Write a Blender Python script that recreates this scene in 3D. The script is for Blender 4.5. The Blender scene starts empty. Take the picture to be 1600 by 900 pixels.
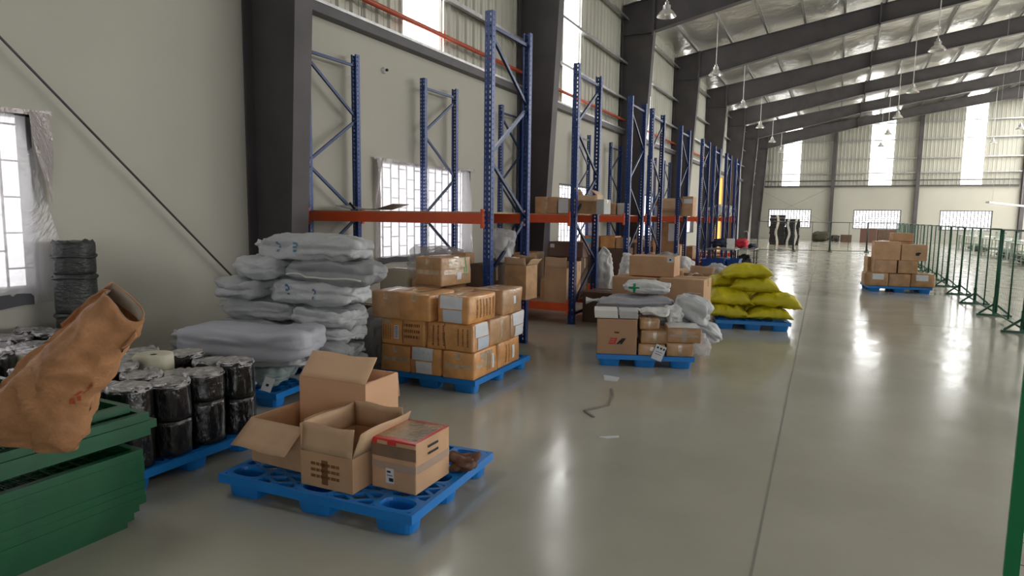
import bpy, bmesh, math, random
from math import sin, cos, pi, radians, sqrt
from mathutils import Vector, Matrix, noise
random.seed(7)
S = bpy.context.scene
C = S.collection
R = radians

# ------------------------------------------------------------------ camera
F, YAW, PIT, ROL, EYE = 1015.86, .4607, .1109, .0133, 1.55
fw = Vector((-sin(YAW)*cos(PIT), cos(YAW)*cos(PIT), -sin(PIT)))
rt = Vector((cos(YAW), sin(YAW), 0)); up = rt.cross(fw)
r2 = rt*cos(ROL)+up*sin(ROL); u2 = -rt*sin(ROL)+up*cos(ROL)
cd = bpy.data.cameras.new('camera'); cam = bpy.data.objects.new('camera', cd); C.objects.link(cam)
M = Matrix((r2, u2, -fw)).transposed().to_4x4(); M.translation = Vector((0, 0, EYE))
cam.matrix_world = M
cd.sensor_width = 36; cd.lens = F/1600*36; cd.clip_end = 300; cd.clip_start = .05
S.camera = cam
# ------------------------------------------------------------------ light
S.view_settings.view_transform = 'Standard'; S.view_settings.look = 'None'
S.view_settings.gamma = 1; S.view_settings.use_curve_mapping = False
S.view_settings.exposure = -0.12
w = bpy.data.worlds.new('World'); S.world = w; w.use_nodes = True
w.node_tree.nodes['Background'].inputs[0].default_value = (.85, .92, 1, 1)
w.node_tree.nodes['Background'].inputs[1].default_value = 2.0
def area(name, loc, target, sx, sy, power, col=(1, .98, .95)):
    l = bpy.data.lights.new(name, 'AREA'); l.shape = 'RECTANGLE'; l.size = sx; l.size_y = sy
    l.energy = power; l.color = col
    o = bpy.data.objects.new(name, l); C.objects.link(o); o.location = loc
    o.rotation_euler = (Vector(target)-Vector(loc)).to_track_quat('-Z', 'Y').to_euler()
    return o
# daylight through the openings of the far right wall and the near end wall; the ridge lamps are added fill
area('daylight_right_wall', (33.4, 30, 4.5), (0, 30, 1.5), 46, 5, 1300)
area('daylight_near_door', (8, -13.3, 2.6), (4, 20, 1.0), 9, 4.6, 290)
area('fill_ridge_near', (14, 14, 10.6), (14, 14, 0), 3, 26, 1000)  # added fill lamp facing down; the roof has no opening here
area('fill_ridge_far', (14, 41, 10.6), (14, 41, 0), 3, 26, 6300)  # stronger added fill for the far floor, also under closed roof
# ------------------------------------------------------------------ materials
def mat(name, col, rough=.7, metal=0, noise_amt=0, scale=8, bump=0, bscale=40, coat=0, emit=0, ecol=None, spec=.5, col2=None, rand=0, stretch=None):
    m = bpy.data.materials.new(name); m.use_nodes = True
    nt = m.node_tree; b = nt.nodes['Principled BSDF']
    b.inputs['Base Color'].default_value = (*col, 1); b.inputs['Roughness'].default_value = rough
    b.inputs['Metallic'].default_value = metal; b.inputs['Specular IOR Level'].default_value = spec
    b.inputs['Coat Weight'].default_value = coat; b.inputs['Coat Roughness'].default_value = .15
    tc = nt.nodes.new('ShaderNodeTexCoord'); src = tc.outputs['Object']
    if stretch:
        mp = nt.nodes.new('ShaderNodeMapping'); mp.inputs['Scale'].default_value = stretch
        nt.links.new(src, mp.inputs[0]); src = mp.outputs[0]
    n = nt.nodes.new('ShaderNodeTexNoise'); n.inputs['Scale'].default_value = scale; n.inputs['Detail'].default_value = 5
    nt.links.new(src, n.inputs['Vector'])
    c2 = col2 or tuple(c*(1-noise_amt) for c in col)
    mx = nt.nodes.new('ShaderNodeMix'); mx.data_type = 'RGBA'
    mr = nt.nodes.new('ShaderNodeMapRange'); mr.inputs[1].default_value = .35; mr.inputs[2].default_value = .65
    nt.links.new(n.outputs['Fac'], mr.inputs[0]); nt.links.new(mr.outputs[0], mx.inputs[0])
    mx.inputs[6].default_value = (*col, 1); mx.inputs[7].default_value = (*c2, 1)
    last = mx.outputs[2]
    if rand:
        oi = nt.nodes.new('ShaderNodeObjectInfo'); hs = nt.nodes.new('ShaderNodeHueSaturation')
        m2 = nt.nodes.new('ShaderNodeMapRange'); m2.inputs[3].default_value = 1-rand; m2.inputs[4].default_value = 1+rand
        nt.links.new(oi.outputs['Random'], m2.inputs[0]); nt.links.new(m2.outputs[0], hs.inputs['Value'])
        nt.links.new(last, hs.inputs['Color']); last = hs.outputs[0]
    nt.links.new(last, b.inputs['Base Color'])
    if bump:
        n2 = nt.nodes.new('ShaderNodeTexNoise'); n2.inputs['Scale'].default_value = bscale; n2.inputs['Detail'].default_value = 4
        nt.links.new(src, n2.inputs['Vector'])
        bp = nt.nodes.new('ShaderNodeBump'); bp.inputs['Strength'].default_value = bump; bp.inputs['Distance'].default_value = .02
        nt.links.new(n2.outputs['Fac'], bp.inputs['Height']); nt.links.new(bp.outputs[0], b.inputs['Normal'])
    if emit:
        b.inputs['Emission Color'].default_value = (*(ecol or col), 1); b.inputs['Emission Strength'].default_value = emit
    return m
m_wall = mat('painted_wall', (.50, .485, .42), .85, noise_amt=.06, scale=.6, bump=.06, bscale=3)
m_white_wall = m_wall
m_siding = mat('ribbed_steel_siding', (.50, .49, .42), .5, .15, noise_amt=.12, scale=1.2, stretch=(1, 1, .2))
m_steel = mat('dark_primer_steel', (.105, .096, .10), .55, 0, noise_amt=.25, scale=1.5, spec=.4)
m_galv = mat('galvanised_steel', (.55, .55, .55), .35, .75, noise_amt=.25, scale=9)
m_trimdark = mat('dark_flashing', (.10, .095, .10), .5, .3, noise_amt=.2, scale=3)
m_pipe = mat('red_sprinkler_pipe', (.50, .09, .04), .4, noise_amt=.15)
m_blue = mat('rack_blue_paint', (.008, .045, .21), .35, .15, noise_amt=.15, scale=6, spec=.6)
m_brace = mat('rack_brace_steel', (.015, .035, .10), .35, .4, noise_amt=.2, spec=.6)
m_orange = mat('rack_orange_paint', (.72, .10, .025), .4, noise_amt=.12, scale=5)
m_deckbrd = mat('shelf_board', (.55, .38, .24), .7, noise_amt=.25, scale=5)
m_card = mat('cardboard', (.62, .38, .22), .8, noise_amt=.16, scale=5, bump=.05, bscale=30, rand=.10)
m_cardin = mat('cardboard_inside', (.60, .40, .25), .85, noise_amt=.15, scale=5, rand=.06)
m_cardor = mat('taped_orange_cardboard', (.78, .38, .13), .42, noise_amt=.3, scale=7, bump=.25, bscale=22, coat=.35, rand=.1, spec=.5)
m_cardbr = mat('taped_brown_cardboard', (.54, .31, .15), .45, noise_amt=.3, scale=7, bump=.25, bscale=22, coat=.3, rand=.08)
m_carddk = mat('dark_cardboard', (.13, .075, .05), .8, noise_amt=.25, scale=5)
m_tape = mat('clear_tape', (.62, .46, .30), .18, noise_amt=.3, scale=18, coat=.8, bump=.3, bscale=30)
m_label = mat('white_label', (.72, .74, .78), .5, noise_amt=.1, scale=15)
m_ink = mat('black_ink', (.02, .02, .022), .7)
m_brownink = mat('brown_print', (.20, .085, .03), .8)
m_redtape = mat('red_tape', (.62, .03, .03), .25, coat=.6, bump=.2, bscale=30)
m_redink = mat('red_print', (.55, .03, .03), .7)
m_greentape = mat('green_stripe', (.03, .26, .09), .5)
m_pallet = mat('blue_plastic', (.006, .21, .66), .38, noise_amt=.12, scale=6, spec=.5)
m_blackfilm = mat('black_film', (.010, .010, .011), .22, noise_amt=.3, scale=6, bump=.9, bscale=26, coat=.6, stretch=(1, 1, .5))
m_greyfilm = mat('grey_film_wrap', (.055, .058, .058), .4, noise_amt=.3, scale=4, bump=.8, bscale=18, stretch=(1, 1, 2))
m_clearwrap = mat('crinkled_wrap', (.52, .49, .50), .2, .15, noise_amt=.6, scale=22, bump=1.0, bscale=45, coat=.8)
m_cream = mat('cream_fabric_roll', (.60, .57, .44), .6, noise_amt=.1, scale=5, bump=.3, bscale=20)
m_sack = mat('pale_blue_grey_sack', (.56, .58, .60), .62, noise_amt=.12, scale=4, bump=1.0, bscale=12, rand=.10)
m_sackdk = mat('grey_sack', (.34, .355, .37), .65, noise_amt=.15, scale=4, bump=.5, bscale=14, rand=.1)
m_sackwh = mat('white_woven_sack', (.66, .67, .67), .6, noise_amt=.12, scale=5, bump=.5, bscale=14)
m_yellow = mat('yellow_woven_sack', (.66, .58, .015), .5, noise_amt=.18, scale=5, bump=.55, bscale=14, rand=.05)
m_plastic = mat('white_plastic', (.75, .75, .74), .35, noise_amt=.15, scale=10, bump=.8, bscale=22)
m_kraft = mat('kraft_paper', (.62, .30, .14), .65, noise_amt=.3, scale=4, bump=1.0, bscale=9)
m_green = mat('green_frame_paint', (.001, .085, .030), .35, noise_amt=.2, scale=7, spec=.5)
m_fence = mat('fence_green_paint', (.008, .10, .05), .4, noise_amt=.15, scale=6)
m_fencedk = mat('dark_fence_paint', (.035, .055, .045), .5)
m_lamp = mat('lamp_aluminium', (.80, .80, .80), .22, .8, noise_amt=.1)
m_white = mat('white_paint', (.75, .75, .72), .5, noise_amt=.08)
m_bin = mat('blue_bin_plastic', (.01, .07, .33), .45, noise_amt=.2, scale=8, bump=.2, bscale=20)
m_black = mat('black_plastic', (.02, .02, .022), .45, noise_amt=.2)
m_navy = mat('navy_cloth', (.03, .04, .09), .8, noise_amt=.3, bump=.5, bscale=20)
m_red = mat('red_cloth', (.65, .03, .06), .7, noise_amt=.2, bump=.4, bscale=18)
m_strip = mat('white_strap', (.72, .72, .68), .6, noise_amt=.15)
m_lit = mat('lit_window_glass', (.9, .92, .95), .4, emit=1.7, ecol=(1, .98, 1))
m_sky = mat('lit_skylight_sheet', (.9, .9, .9), .4, emit=8, ecol=(1, 1, .985))
m_yel = mat('lit_yellow_door', (.9, .5, .1), .5, emit=1.0, ecol=(1, .50, .12))
m_grille = mat('window_grille', (.12, .11, .12), .5)
m_tabletop = mat('pale_table_top', (.62, .68, .60), .45, noise_amt=.1)
m_tableleg = mat('pale_table_leg', (.50, .56, .50), .45)

def film_mat(name, col, alpha, rough=.3, tl=.5):
    m = bpy.data.materials.new(name); m.use_nodes = True; nt = m.node_tree; nt.nodes.remove(nt.nodes['Principled BSDF'])
    out = nt.nodes['Material Output']
    d = nt.nodes.new('ShaderNodeBsdfDiffuse'); d.inputs[0].default_value = (*col, 1)
    t = nt.nodes.new('ShaderNodeBsdfTranslucent'); t.inputs[0].default_value = (*col, 1)
    g = nt.nodes.new('ShaderNodeBsdfGlossy'); g.inputs['Roughness'].default_value = rough
    tr = nt.nodes.new('ShaderNodeBsdfTransparent')
    a = nt.nodes.new('ShaderNodeMixShader'); a.inputs[0].default_value = tl; nt.links.new(d.outputs[0], a.inputs[1]); nt.links.new(t.outputs[0], a.inputs[2])
    b = nt.nodes.new('ShaderNodeMixShader'); b.inputs[0].default_value = .15; nt.links.new(a.outputs[0], b.inputs[1]); nt.links.new(g.outputs[0], b.inputs[2])
    c = nt.nodes.new('ShaderNodeMixShader'); c.inputs[0].default_value = alpha; nt.links.new(tr.outputs[0], c.inputs[1]); nt.links.new(b.outputs[0], c.inputs[2])
    n = nt.nodes.new('ShaderNodeTexNoise'); n.inputs['Scale'].default_value = 18; bp = nt.nodes.new('ShaderNodeBump'); bp.inputs['Strength'].default_value = .7; bp.inputs['Distance'].default_value = .02
    nt.links.new(n.outputs['Fac'], bp.inputs['Height']); nt.links.new(bp.outputs[0], g.inputs['Normal']); nt.links.new(bp.outputs[0], d.inputs['Normal'])
    nt.links.new(c.outputs[0], out.inputs[0]); return m
m_clear = film_mat('clear_plastic_film', (.8, .8, .82), .45)
m_curtain = film_mat('milky_window_sheet', (.70, .68, .70), .60, tl=.45)
m_curtdk = film_mat('folded_brown_sheet', (.40, .33, .32), .95, tl=.25)

def floor_mat():
    m = bpy.data.materials.new('polished_concrete'); m.use_nodes = True; nt = m.node_tree; b = nt.nodes['Principled BSDF']
    tc = nt.nodes.new('ShaderNodeTexCoord')
    n = nt.nodes.new('ShaderNodeTexNoise'); n.inputs['Scale'].default_value = .55; n.inputs['Detail'].default_value = 8; n.inputs['Roughness'].default_value = .6
    nt.links.new(tc.outputs['Object'], n.inputs['Vector'])
    r = nt.nodes.new('ShaderNodeValToRGB'); r.color_ramp.elements[0].position = .3; r.color_ramp.elements[1].position = .72
    r.color_ramp.elements[0].color = (.39, .38, .315, 1); r.color_ramp.elements[1].color = (.50, .49, .415, 1)
    nt.links.new(n.outputs['Fac'], r.inputs[0]); nt.links.new(r.outputs[0], b.inputs['Base Color'])
    n2 = nt.nodes.new('ShaderNodeTexNoise'); n2.inputs['Scale'].default_value = 1.3; n2.inputs['Detail'].default_value = 6
    nt.links.new(tc.outputs['Object'], n2.inputs['Vector'])
    mr = nt.nodes.new('ShaderNodeMapRange'); mr.inputs[1].default_value = .3; mr.inputs[2].default_value = .7; mr.inputs[3].default_value = .11; mr.inputs[4].default_value = .24
    nt.links.new(n2.outputs['Fac'], mr.inputs[0]); nt.links.new(mr.outputs[0], b.inputs['Roughness'])
    b.inputs['Specular IOR Level'].default_value = .75
    n3 = nt.nodes.new('ShaderNodeTexNoise'); n3.inputs['Scale'].default_value = 2.2; n3.inputs['Detail'].default_value = 3
    mp = nt.nodes.new('ShaderNodeMapping'); mp.inputs['Scale'].default_value = (1.6, .6, 1)
    nt.links.new(tc.outputs['Object'], mp.inputs[0]); nt.links.new(mp.outputs[0], n3.inputs['Vector'])
    bp = nt.nodes.new('ShaderNodeBump'); bp.inputs['Strength'].default_value = .25; bp.inputs['Distance'].default_value = .012
    nt.links.new(n3.outputs['Fac'], bp.inputs['Height']); nt.links.new(bp.outputs[0], b.inputs['Normal'])
    return m
m_floor = floor_mat()
def foil_mat():
    m = bpy.data.materials.new('silver_insulation_foil'); m.use_nodes = True; nt = m.node_tree; b = nt.nodes['Principled BSDF']
    b.inputs['Base Color'].default_value = (.74, .72, .68, 1); b.inputs['Metallic'].default_value = .75; b.inputs['Roughness'].default_value = .28
    tc = nt.nodes.new('ShaderNodeTexCoord')
    v = nt.nodes.new('ShaderNodeTexVoronoi'); v.inputs['Scale'].default_value = 9
    mp = nt.nodes.new('ShaderNodeMapping'); mp.inputs['Scale'].default_value = (.8, 1.6, 1)
    n = nt.nodes.new('ShaderNodeTexNoise'); n.inputs['Scale'].default_value = 1.1; n.inputs['Detail'].default_value = 3
    nt.links.new(tc.outputs['Object'], mp.inputs[0]); nt.links.new(mp.outputs[0], v.inputs['Vector']); nt.links.new(tc.outputs['Object'], n.inputs['Vector'])
    b1 = nt.nodes.new('ShaderNodeBump'); b1.inputs['Strength'].default_value = .5; b1.inputs['Distance'].default_value = .02
    b2 = nt.nodes.new('ShaderNodeBump'); b2.inputs['Strength'].default_value = .8; b2.inputs['Distance'].default_value = .15
    nt.links.new(v.outputs['Distance'], b1.inputs['Height']); nt.links.new(n.outputs['Fac'], b2.inputs['Height'])
    nt.links.new(b2.outputs[0], b1.inputs['Normal']); nt.links.new(b1.outputs[0], b.inputs['Normal'])
    return m
m_foil = foil_mat()

# ------------------------------------------------------------------ mesh helpers
class MB:
    def __init__(s): s.v = []; s.f = []; s.sm = []
    def quad(s, a, b, c, d): n = len(s.v); s.v += [tuple(a), tuple(b), tuple(c), tuple(d)]; s.f.append((n, n+1, n+2, n+3)); s.sm.append(False); return s
    def hexa(s, p, smooth=False):      # 8 points: bottom 4 ccw, top 4 ccw
        n = len(s.v); s.v += [tuple(q) for q in p]
        for f in ((3, 2, 1, 0), (4, 5, 6, 7), (0, 1, 5, 4), (1, 2, 6, 5), (2, 3, 7, 6), (3, 0, 4, 7)):
            s.f.append(tuple(n+i for i in f)); s.sm.append(smooth)
        return s
    def box(s, x0, x1, y0, y1, z0, z1):
        return s.hexa([(x0, y0, z0), (x1, y0, z0), (x1, y1, z0), (x0, y1, z0), (x0, y0, z1), (x1, y0, z1), (x1, y1, z1), (x0, y1, z1)])
    def bar(s, a, b, wd, th, up=(0, 0, 1)):   # rectangular bar a->b, wd across, th along 'up'
        a = Vector(a); b = Vector(b); d = (b-a).normalized(); u = Vector(up); x = d.cross(u)
        if x.length < 1e-4: x = d.cross(Vector((0, 1, 0)))
        x.normalize(); u = x.cross(d).normalized(); x = x*wd/2; u = u*th/2
        return s.hexa([a-x-u, a+x-u, b+x-u, b-x-u, a-x+u, a+x+u, b+x+u, b-x+u])
    def tube(s, pts, r, seg=8, caps=True, closed=False):
        pts = [Vector(p) for p in pts]; k = len(pts); n = len(s.v)
        rr = r if isinstance(r, (list, tuple)) else [r]*k
        prev = None
        for i, p in enumerate(pts):
            d = (pts[min(i+1, k-1)]-pts[max(i-1, 0)])
            d = d.normalized() if d.length > 1e-9 else Vector((0, 0, 1))
            if prev is None: x = d.cross(Vector((0, 0, 1)) if abs(d.z) < .9 else Vector((0, 1, 0))).normalized()
            else: x = (prev-d*prev.dot(d)).normalized()
            prev = x; y = d.cross(x)
            for j in range(seg):
                a = 2*pi*j/seg; s.v.append(tuple(p+(x*cos(a)+y*sin(a))*rr[i]))
        for i in range(k-1):
            for j in range(seg):
                s.f.append((n+i*seg+j, n+i*seg+(j+1) % seg, n+(i+1)*seg+(j+1) % seg, n+(i+1)*seg+j)); s.sm.append(seg > 5)
        if caps:
            s.f.append(tuple(n+j for j in reversed(range(seg)))); s.f.append(tuple(n+(k-1)*seg+j for j in range(seg))); s.sm += [False, False]
        return s
    def lathe(s, prof, seg=24, cx=0, cy=0, fn=None):
        n = len(s.v); k = len(prof)
        for (r, z) in prof:
            for j in range(seg):
                a = 2*pi*j/seg; p = Vector((cx+r*cos(a), cy+r*sin(a), z)); s.v.append(tuple(fn(p, a) if fn else p))
        for i in range(k-1):
            for j in range(seg):
                s.f.append((n+i*seg+j, n+i*seg+(j+1) % seg, n+(i+1)*seg+(j+1) % seg, n+(i+1)*seg+j)); s.sm.append(True)
        return s
    def grid(s, fn, nu, nv, smooth=True):
        n = len(s.v)
        for i in range(nu+1):
            for j in range(nv+1): s.v.append(tuple(fn(i/nu, j/nv)))
        for i in range(nu):
            for j in range(nv):
                a = n+i*(nv+1)+j; s.f.append((a, a+nv+1, a+nv+2, a+1)); s.sm.append(smooth)
        return s
    def poly(s, pts): n = len(s.v); s.v += [tuple(p) for p in pts]; s.f.append(tuple(range(n, n+len(pts)))); s.sm.append(False); return s
    def prism(s, pts, d):
        d = Vector(d); a = [Vector(p) for p in pts]; b = [p+d for p in a]; k = len(a)
        s.poly(a[::-1]); s.poly(b)
        for i in range(k): s.quad(a[i], a[(i+1) % k], b[(i+1) % k], b[i])
        return s
    def build(s, name, m, parent=None, weld=False, solid=0):
        me = bpy.data.meshes.new(name); me.from_pydata(s.v, [], s.f)
        me.polygons.foreach_set('use_smooth', s.sm)
        if weld:
            bm = bmesh.new(); bm.from_mesh(me); bmesh.ops.remove_doubles(bm, verts=bm.verts, dist=1e-4)
            bmesh.ops.recalc_face_normals(bm, faces=bm.faces); bm.to_mesh(me); bm.free()
        me.materials.append(m); me.update()
        o = bpy.data.objects.new(name, me); C.objects.link(o)
        if parent: o.parent = parent
        if solid:
            sd = o.modifiers.new('thickness', 'SOLIDIFY'); sd.thickness = solid; sd.offset = 0
        return o
def thing(name, label, cat, loc=(0, 0, 0), rz=0, group=None):
    o = bpy.data.objects.new(name, None); C.objects.link(o); o.empty_display_size = .1
    o.location = loc; o.rotation_euler = (0, 0, rz); o['label'] = label; o['category'] = cat
    if group: o['group'] = group
    return o
def tag(o, label, cat, group=None, kind=None):
    o['label'] = label; o['category'] = cat
    if group: o['group'] = group
    if kind: o['kind'] = kind
    return o
def struct(o): o['kind'] = 'structure'; return o
def dup(root, loc, rz, label=None, group=None):
    r = root.copy(); C.objects.link(r); r.location = loc; r.rotation_euler = (0, 0, rz)
    if label: r['label'] = label
    if group: r['group'] = group
    def rec(src, dst):
        for ch in list(src.children):
            c = ch.copy(); C.objects.link(c); c.parent = dst; rec(ch, c)
    rec(root, r)
    return r
def nz(p, sc, seed=0):
    return noise.noise(Vector((p[0]*sc+seed*13.7, p[1]*sc+seed*7.3, p[2]*sc+seed*3.1)))

# ================================================================== STRUCTURE
W, D = 6.106, 55.97
Y0, BAY = 5.536, 7.016
XR, RIDGE, YB = 34.0, 14.0, -14.0
FR = [Y0+BAY*k for k in range(-2, 8)]
def roofz(x): return 8.02+.165*(min(x, 2*RIDGE-x)+6.1)
struct(MB().box(-W-.3, XR+.3, YB-.3, D+.3, -.3, 0).build('floor', m_floor))
o = MB()
for (a, b) in (((-.246, 2.932), (-.735, 30.77)), ):
    dx = (b[0]-a[0])/(b[1]-a[1]); x0 = a[0]+dx*(-8-a[1]); x1 = a[0]+dx*(54-a[1])
    o.box(0, 0, 0, 0, 0, 0) if False else o.hexa([(x0-.006, -8, 0), (x0+.006, -8, 0), (x1+.006, 54, 0), (x1-.006, 54, 0), (x0-.006, -8, .0012), (x0+.006, -8, .0012), (x1+.006, 54, .0012), (x1-.006, 54, .0012)])
o.box(-W, 12, 11.36, 11.366, 0, .0011); o.box(-W, 12, 21.0, 21.006, 0, .0011)
struct(o.build('trim_1', mat('dark_floor_joint', (.25, .24, .21), .6)))

def wall_with_holes(axis, pos, t, a0, a1, z0, z1, holes):
    """masonry wall in plane axis=pos, thickness t outward; holes = (a0,a1,z0,z1)"""
    mb = MB(); cuts = sorted({a0, a1} | {h[0] for h in holes} | {h[1] for h in holes})
    for i in range(len(cuts)-1):
        c0, c1 = cuts[i], cuts[i+1]; mid = (c0+c1)/2
        hs = sorted([(h[2], h[3]) for h in holes if h[0] < mid < h[1]]); z = z0
        for (h0, h1) in hs+[(z1, z1)]:
            if h0-z > 1e-4:
                if axis == 'x': mb.box(min(pos, pos+t), max(pos, pos+t), c0, c1, z, h0)
                else: mb.box(c0, c1, min(pos, pos+t), max(pos, pos+t), z, h0)
            z = h1
    return mb
WZ0, WZ1 = .86, 2.35
lw = [(.75, 3.18), (7.82, 10.52), (14.8, 17.5), (21.9, 24.5), (29.0, 31.6), (43.0, 45.6), (50, 52.2)]
lh = [(a, b, WZ0, WZ1) for a, b in lw]+[(37.6, 40.3, 0, 3.9)]
struct(wall_with_holes('x', -W, -.2, YB, D, 0, 4.06, lh).build('wall_left', m_wall))
ew = [(-4.98, -1.87), (1.05, 4.16), (6.57, 9.69), (12.3, 15.4), (18, 21.1), (24, 27)]
struct(wall_with_holes('y', D, .2, -W, XR, 0, 4.06, [(a, b, .9, 2.33) for a, b in ew]).build('wall_far', m_wall))
struct(MB().box(XR, XR+.2, YB, D, 0, 2.0).build('wall_right', m_wall))
struct(wall_with_holes('y', YB, -.2, -W, XR, 0, 5.2, [(3.4, 12.6, .001, 5)]).build('wall_near', m_wall))
# ribbed siding
def ribs(axis, pos, a0, a1, z0, ztop, skips, step=.28, depth=.035):
    mb = MB(); a = a0; sgn = 1
    while a < a1:
        b = min(a+step, a1)
        if not any(s0-.01 < (a+b)/2 < s1+.01 for s0, s1 in skips):
            prof = [(a, 0), (a+.03, depth), (a+.075, depth), (a+.105, 0), (a+step*.68, 0), (a+step*.7, .006), (a+step*.74, .006), (a+step*.76, 0), (b, 0)]
            for (p, q), (p2, q2) in zip(prof, prof[1:]):
                if axis == 'x': mb.quad((pos+q, p, z0), (pos+q2, p2, z0), (pos+q2, p2, ztop(p2)), (pos+q, p, ztop(p)))
                else: mb.quad((p, pos-q, z0), (p2, pos-q2, z0), (p2, pos-q2, ztop(p2)), (p, pos-q, ztop(p)))
        a = b
    return mb
lsk = [(9.05-.48+BAY*k, 9.05+.48+BAY*k) for k in range(-3, 7)]
lsk = [(8.6, 9.5), (15.1, 16.0), (22.1, 23.0), (29.15, 30.05), (36.2, 37.1), (43.2, 44.1), (50.2, 51.1), (1.6, 2.5)]
struct(ribs('x', -W-.05, YB, D, 4.0, lambda a: 8.0, lsk).build('wall_left_siding', m_siding))
esk = [(-4.13, -2.79), (1.93, 3.27), (7.64, 8.98), (13.4, 14.7), (19, 20.3), (25, 26.3)]
struct(ribs('y', D+.03, -W, XR, 4.0, lambda a: roofz(a), esk, step=.25, depth=.018).build('wall_far_siding', m_siding))
struct(ribs('x', XR+.03, YB, D, 1.9, lambda a: roofz(XR), [(3, 12), (15, 24), (27, 36), (39, 48)], step=.5).build('wall_right_siding', m_siding))
struct(ribs('y', YB-.03, -W, XR, 5.1, lambda a: roofz(a), [], step=.5).build('wall_near_siding', m_siding))
for i, (a, b) in enumerate([(3, 12), (15, 24), (27, 36), (39, 48)]):
    struct(MB().box(XR+.05, XR+.08, a-.25, b+.25, 1.9, roofz(XR)).build('window_%d' % (30+i), m_sky))
for i, (a, b) in enumerate(lsk):
    struct(MB().box(-W-.075, -W-.045, a-.16, b+.16, 4.0, 7.95).build('window_%d' % (40+i), m_sky))
for i, (a, b) in enumerate(esk):
    mb = MB(); mb.hexa([(a-.13, D+.045, 4.0), (b+.13, D+.045, 4.0), (b+.13, D+.07, 4.0), (a-.13, D+.07, 4.0), (a-.13, D+.045, roofz(a-.13)), (b+.13, D+.045, roofz(b+.13)), (b+.13, D+.07, roofz(b+.13)), (a-.13, D+.07, roofz(a-.13))])
    struct(mb.build('window_%d' % (50+i), m_sky))
# girts
mb = MB()
for z in (5.1, 6.15, 7.42):
    for k in range(len(FR)-1):
        a, b = FR[k]+.01, FR[k+1]-.01
        mb.box(-W-.01, -W+.19, a, b, z, z+.006); mb.box(-W+.184, -W+.19, a, b, z-.06, z); mb.box(-W-.01, -W-.004, a, b, z, z+.07)
struct(mb.build('trim_2', m_galv))
mb = MB()
for z in (5.07, 6.12, 7.45, 8.66, 9.9, 11.0):
    for a, b in ((-5.95, -.6), (-.35, 4.9), (5.15, 11.1), (11.35, 22), (22, 33.9)):
        if roofz(a) < z+.1: a2 = (z+.2-8.02)/.165-6.1; a = max(a, a2)
        if a < b and z < roofz(b)-.1: mb.box(a, b, D-.18, D, z, z+.008); mb.box(a, b, D-.18, D-.172, z-.07, z)
struct(mb.build('trim_3', m_galv))
mb = MB()       # dark flashing at the top of the masonry
for k in range(len(FR)-1):
    a, b = FR[k]+.01, FR[k+1]-.01
    mb.box(-W-.01, -W+.16, a, b, 4.04, 4.16)
mb.box(-5.9, 11, D-.14, D+.01, 4.04, 4.15); mb.box(-5.9, XR-.1, D-.19, D-.12, 4.46, 4.54)
struct(mb.build('trim_4', m_trimdark))
mb = MB()
for k in range(len(FR)-1): mb.box(-W-.01, -W+.17, FR[k]+.01, FR[k+1]-.01, 4.161, 4.2)
struct(mb.build('trim_5', m_galv))
# roof foil
mb = MB()
xs = []; x = -6.5
while x < 34.6: xs.append(x); x += .315
def rz(x, y):
    ph = ((x+5.25)/1.26) % 1.0; sag = -.05*sin(pi*ph)**1.0*(0.6+.8*abs(nz((x*.3, y*.6, 0), 1)))
    return roofz(x)+sag+.03*nz((x, y, 0), .7)
ny = 130
mb.grid(lambda u, v: (xs[0]+u*(xs[-1]-xs[0]), YB-.2+v*(D+.5-YB), rz(xs[0]+u*(xs[-1]-xs[0]), YB-.2+v*(D+.5-YB))), 130, ny)
struct(mb.build('ceiling', m_foil))
struct(MB().hexa([(-6.6, YB-.3, 8.2), (RIDGE, YB-.3, 11.6), (RIDGE, D+.4, 11.6), (-6.6, D+.4, 8.2), (-6.6, YB-.3, 8.3), (RIDGE, YB-.3, 11.7), (RIDGE, D+.4, 11.7), (-6.6, D+.4, 8.3)])
       .hexa([(RIDGE, YB-.3, 11.6), (34.6, YB-.3, 8.2), (34.6, D+.4, 8.2), (RIDGE, D+.4, 11.6), (RIDGE, YB-.3, 11.7), (34.6, YB-.3, 8.3), (34.6, D+.4, 8.3), (RIDGE, D+.4, 11.7)]).build('ceiling_sheeting', m_siding))
# purlins
mb = MB()
k = 0
xp = -5.25
while xp < 33:
    if abs(xp-RIDGE) > .3:
        z = roofz(xp)-.22
        mb.box(xp-.035, xp-.028, YB, D-.05, z, z+.2); mb.box(xp-.035, xp+.035, YB, D-.05, z, z+.006); mb.box(xp+.029, xp+.035, YB, D-.05, z, z+.025)
    xp += 1.26
struct(mb.build('trim_6', m_galv))
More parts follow.
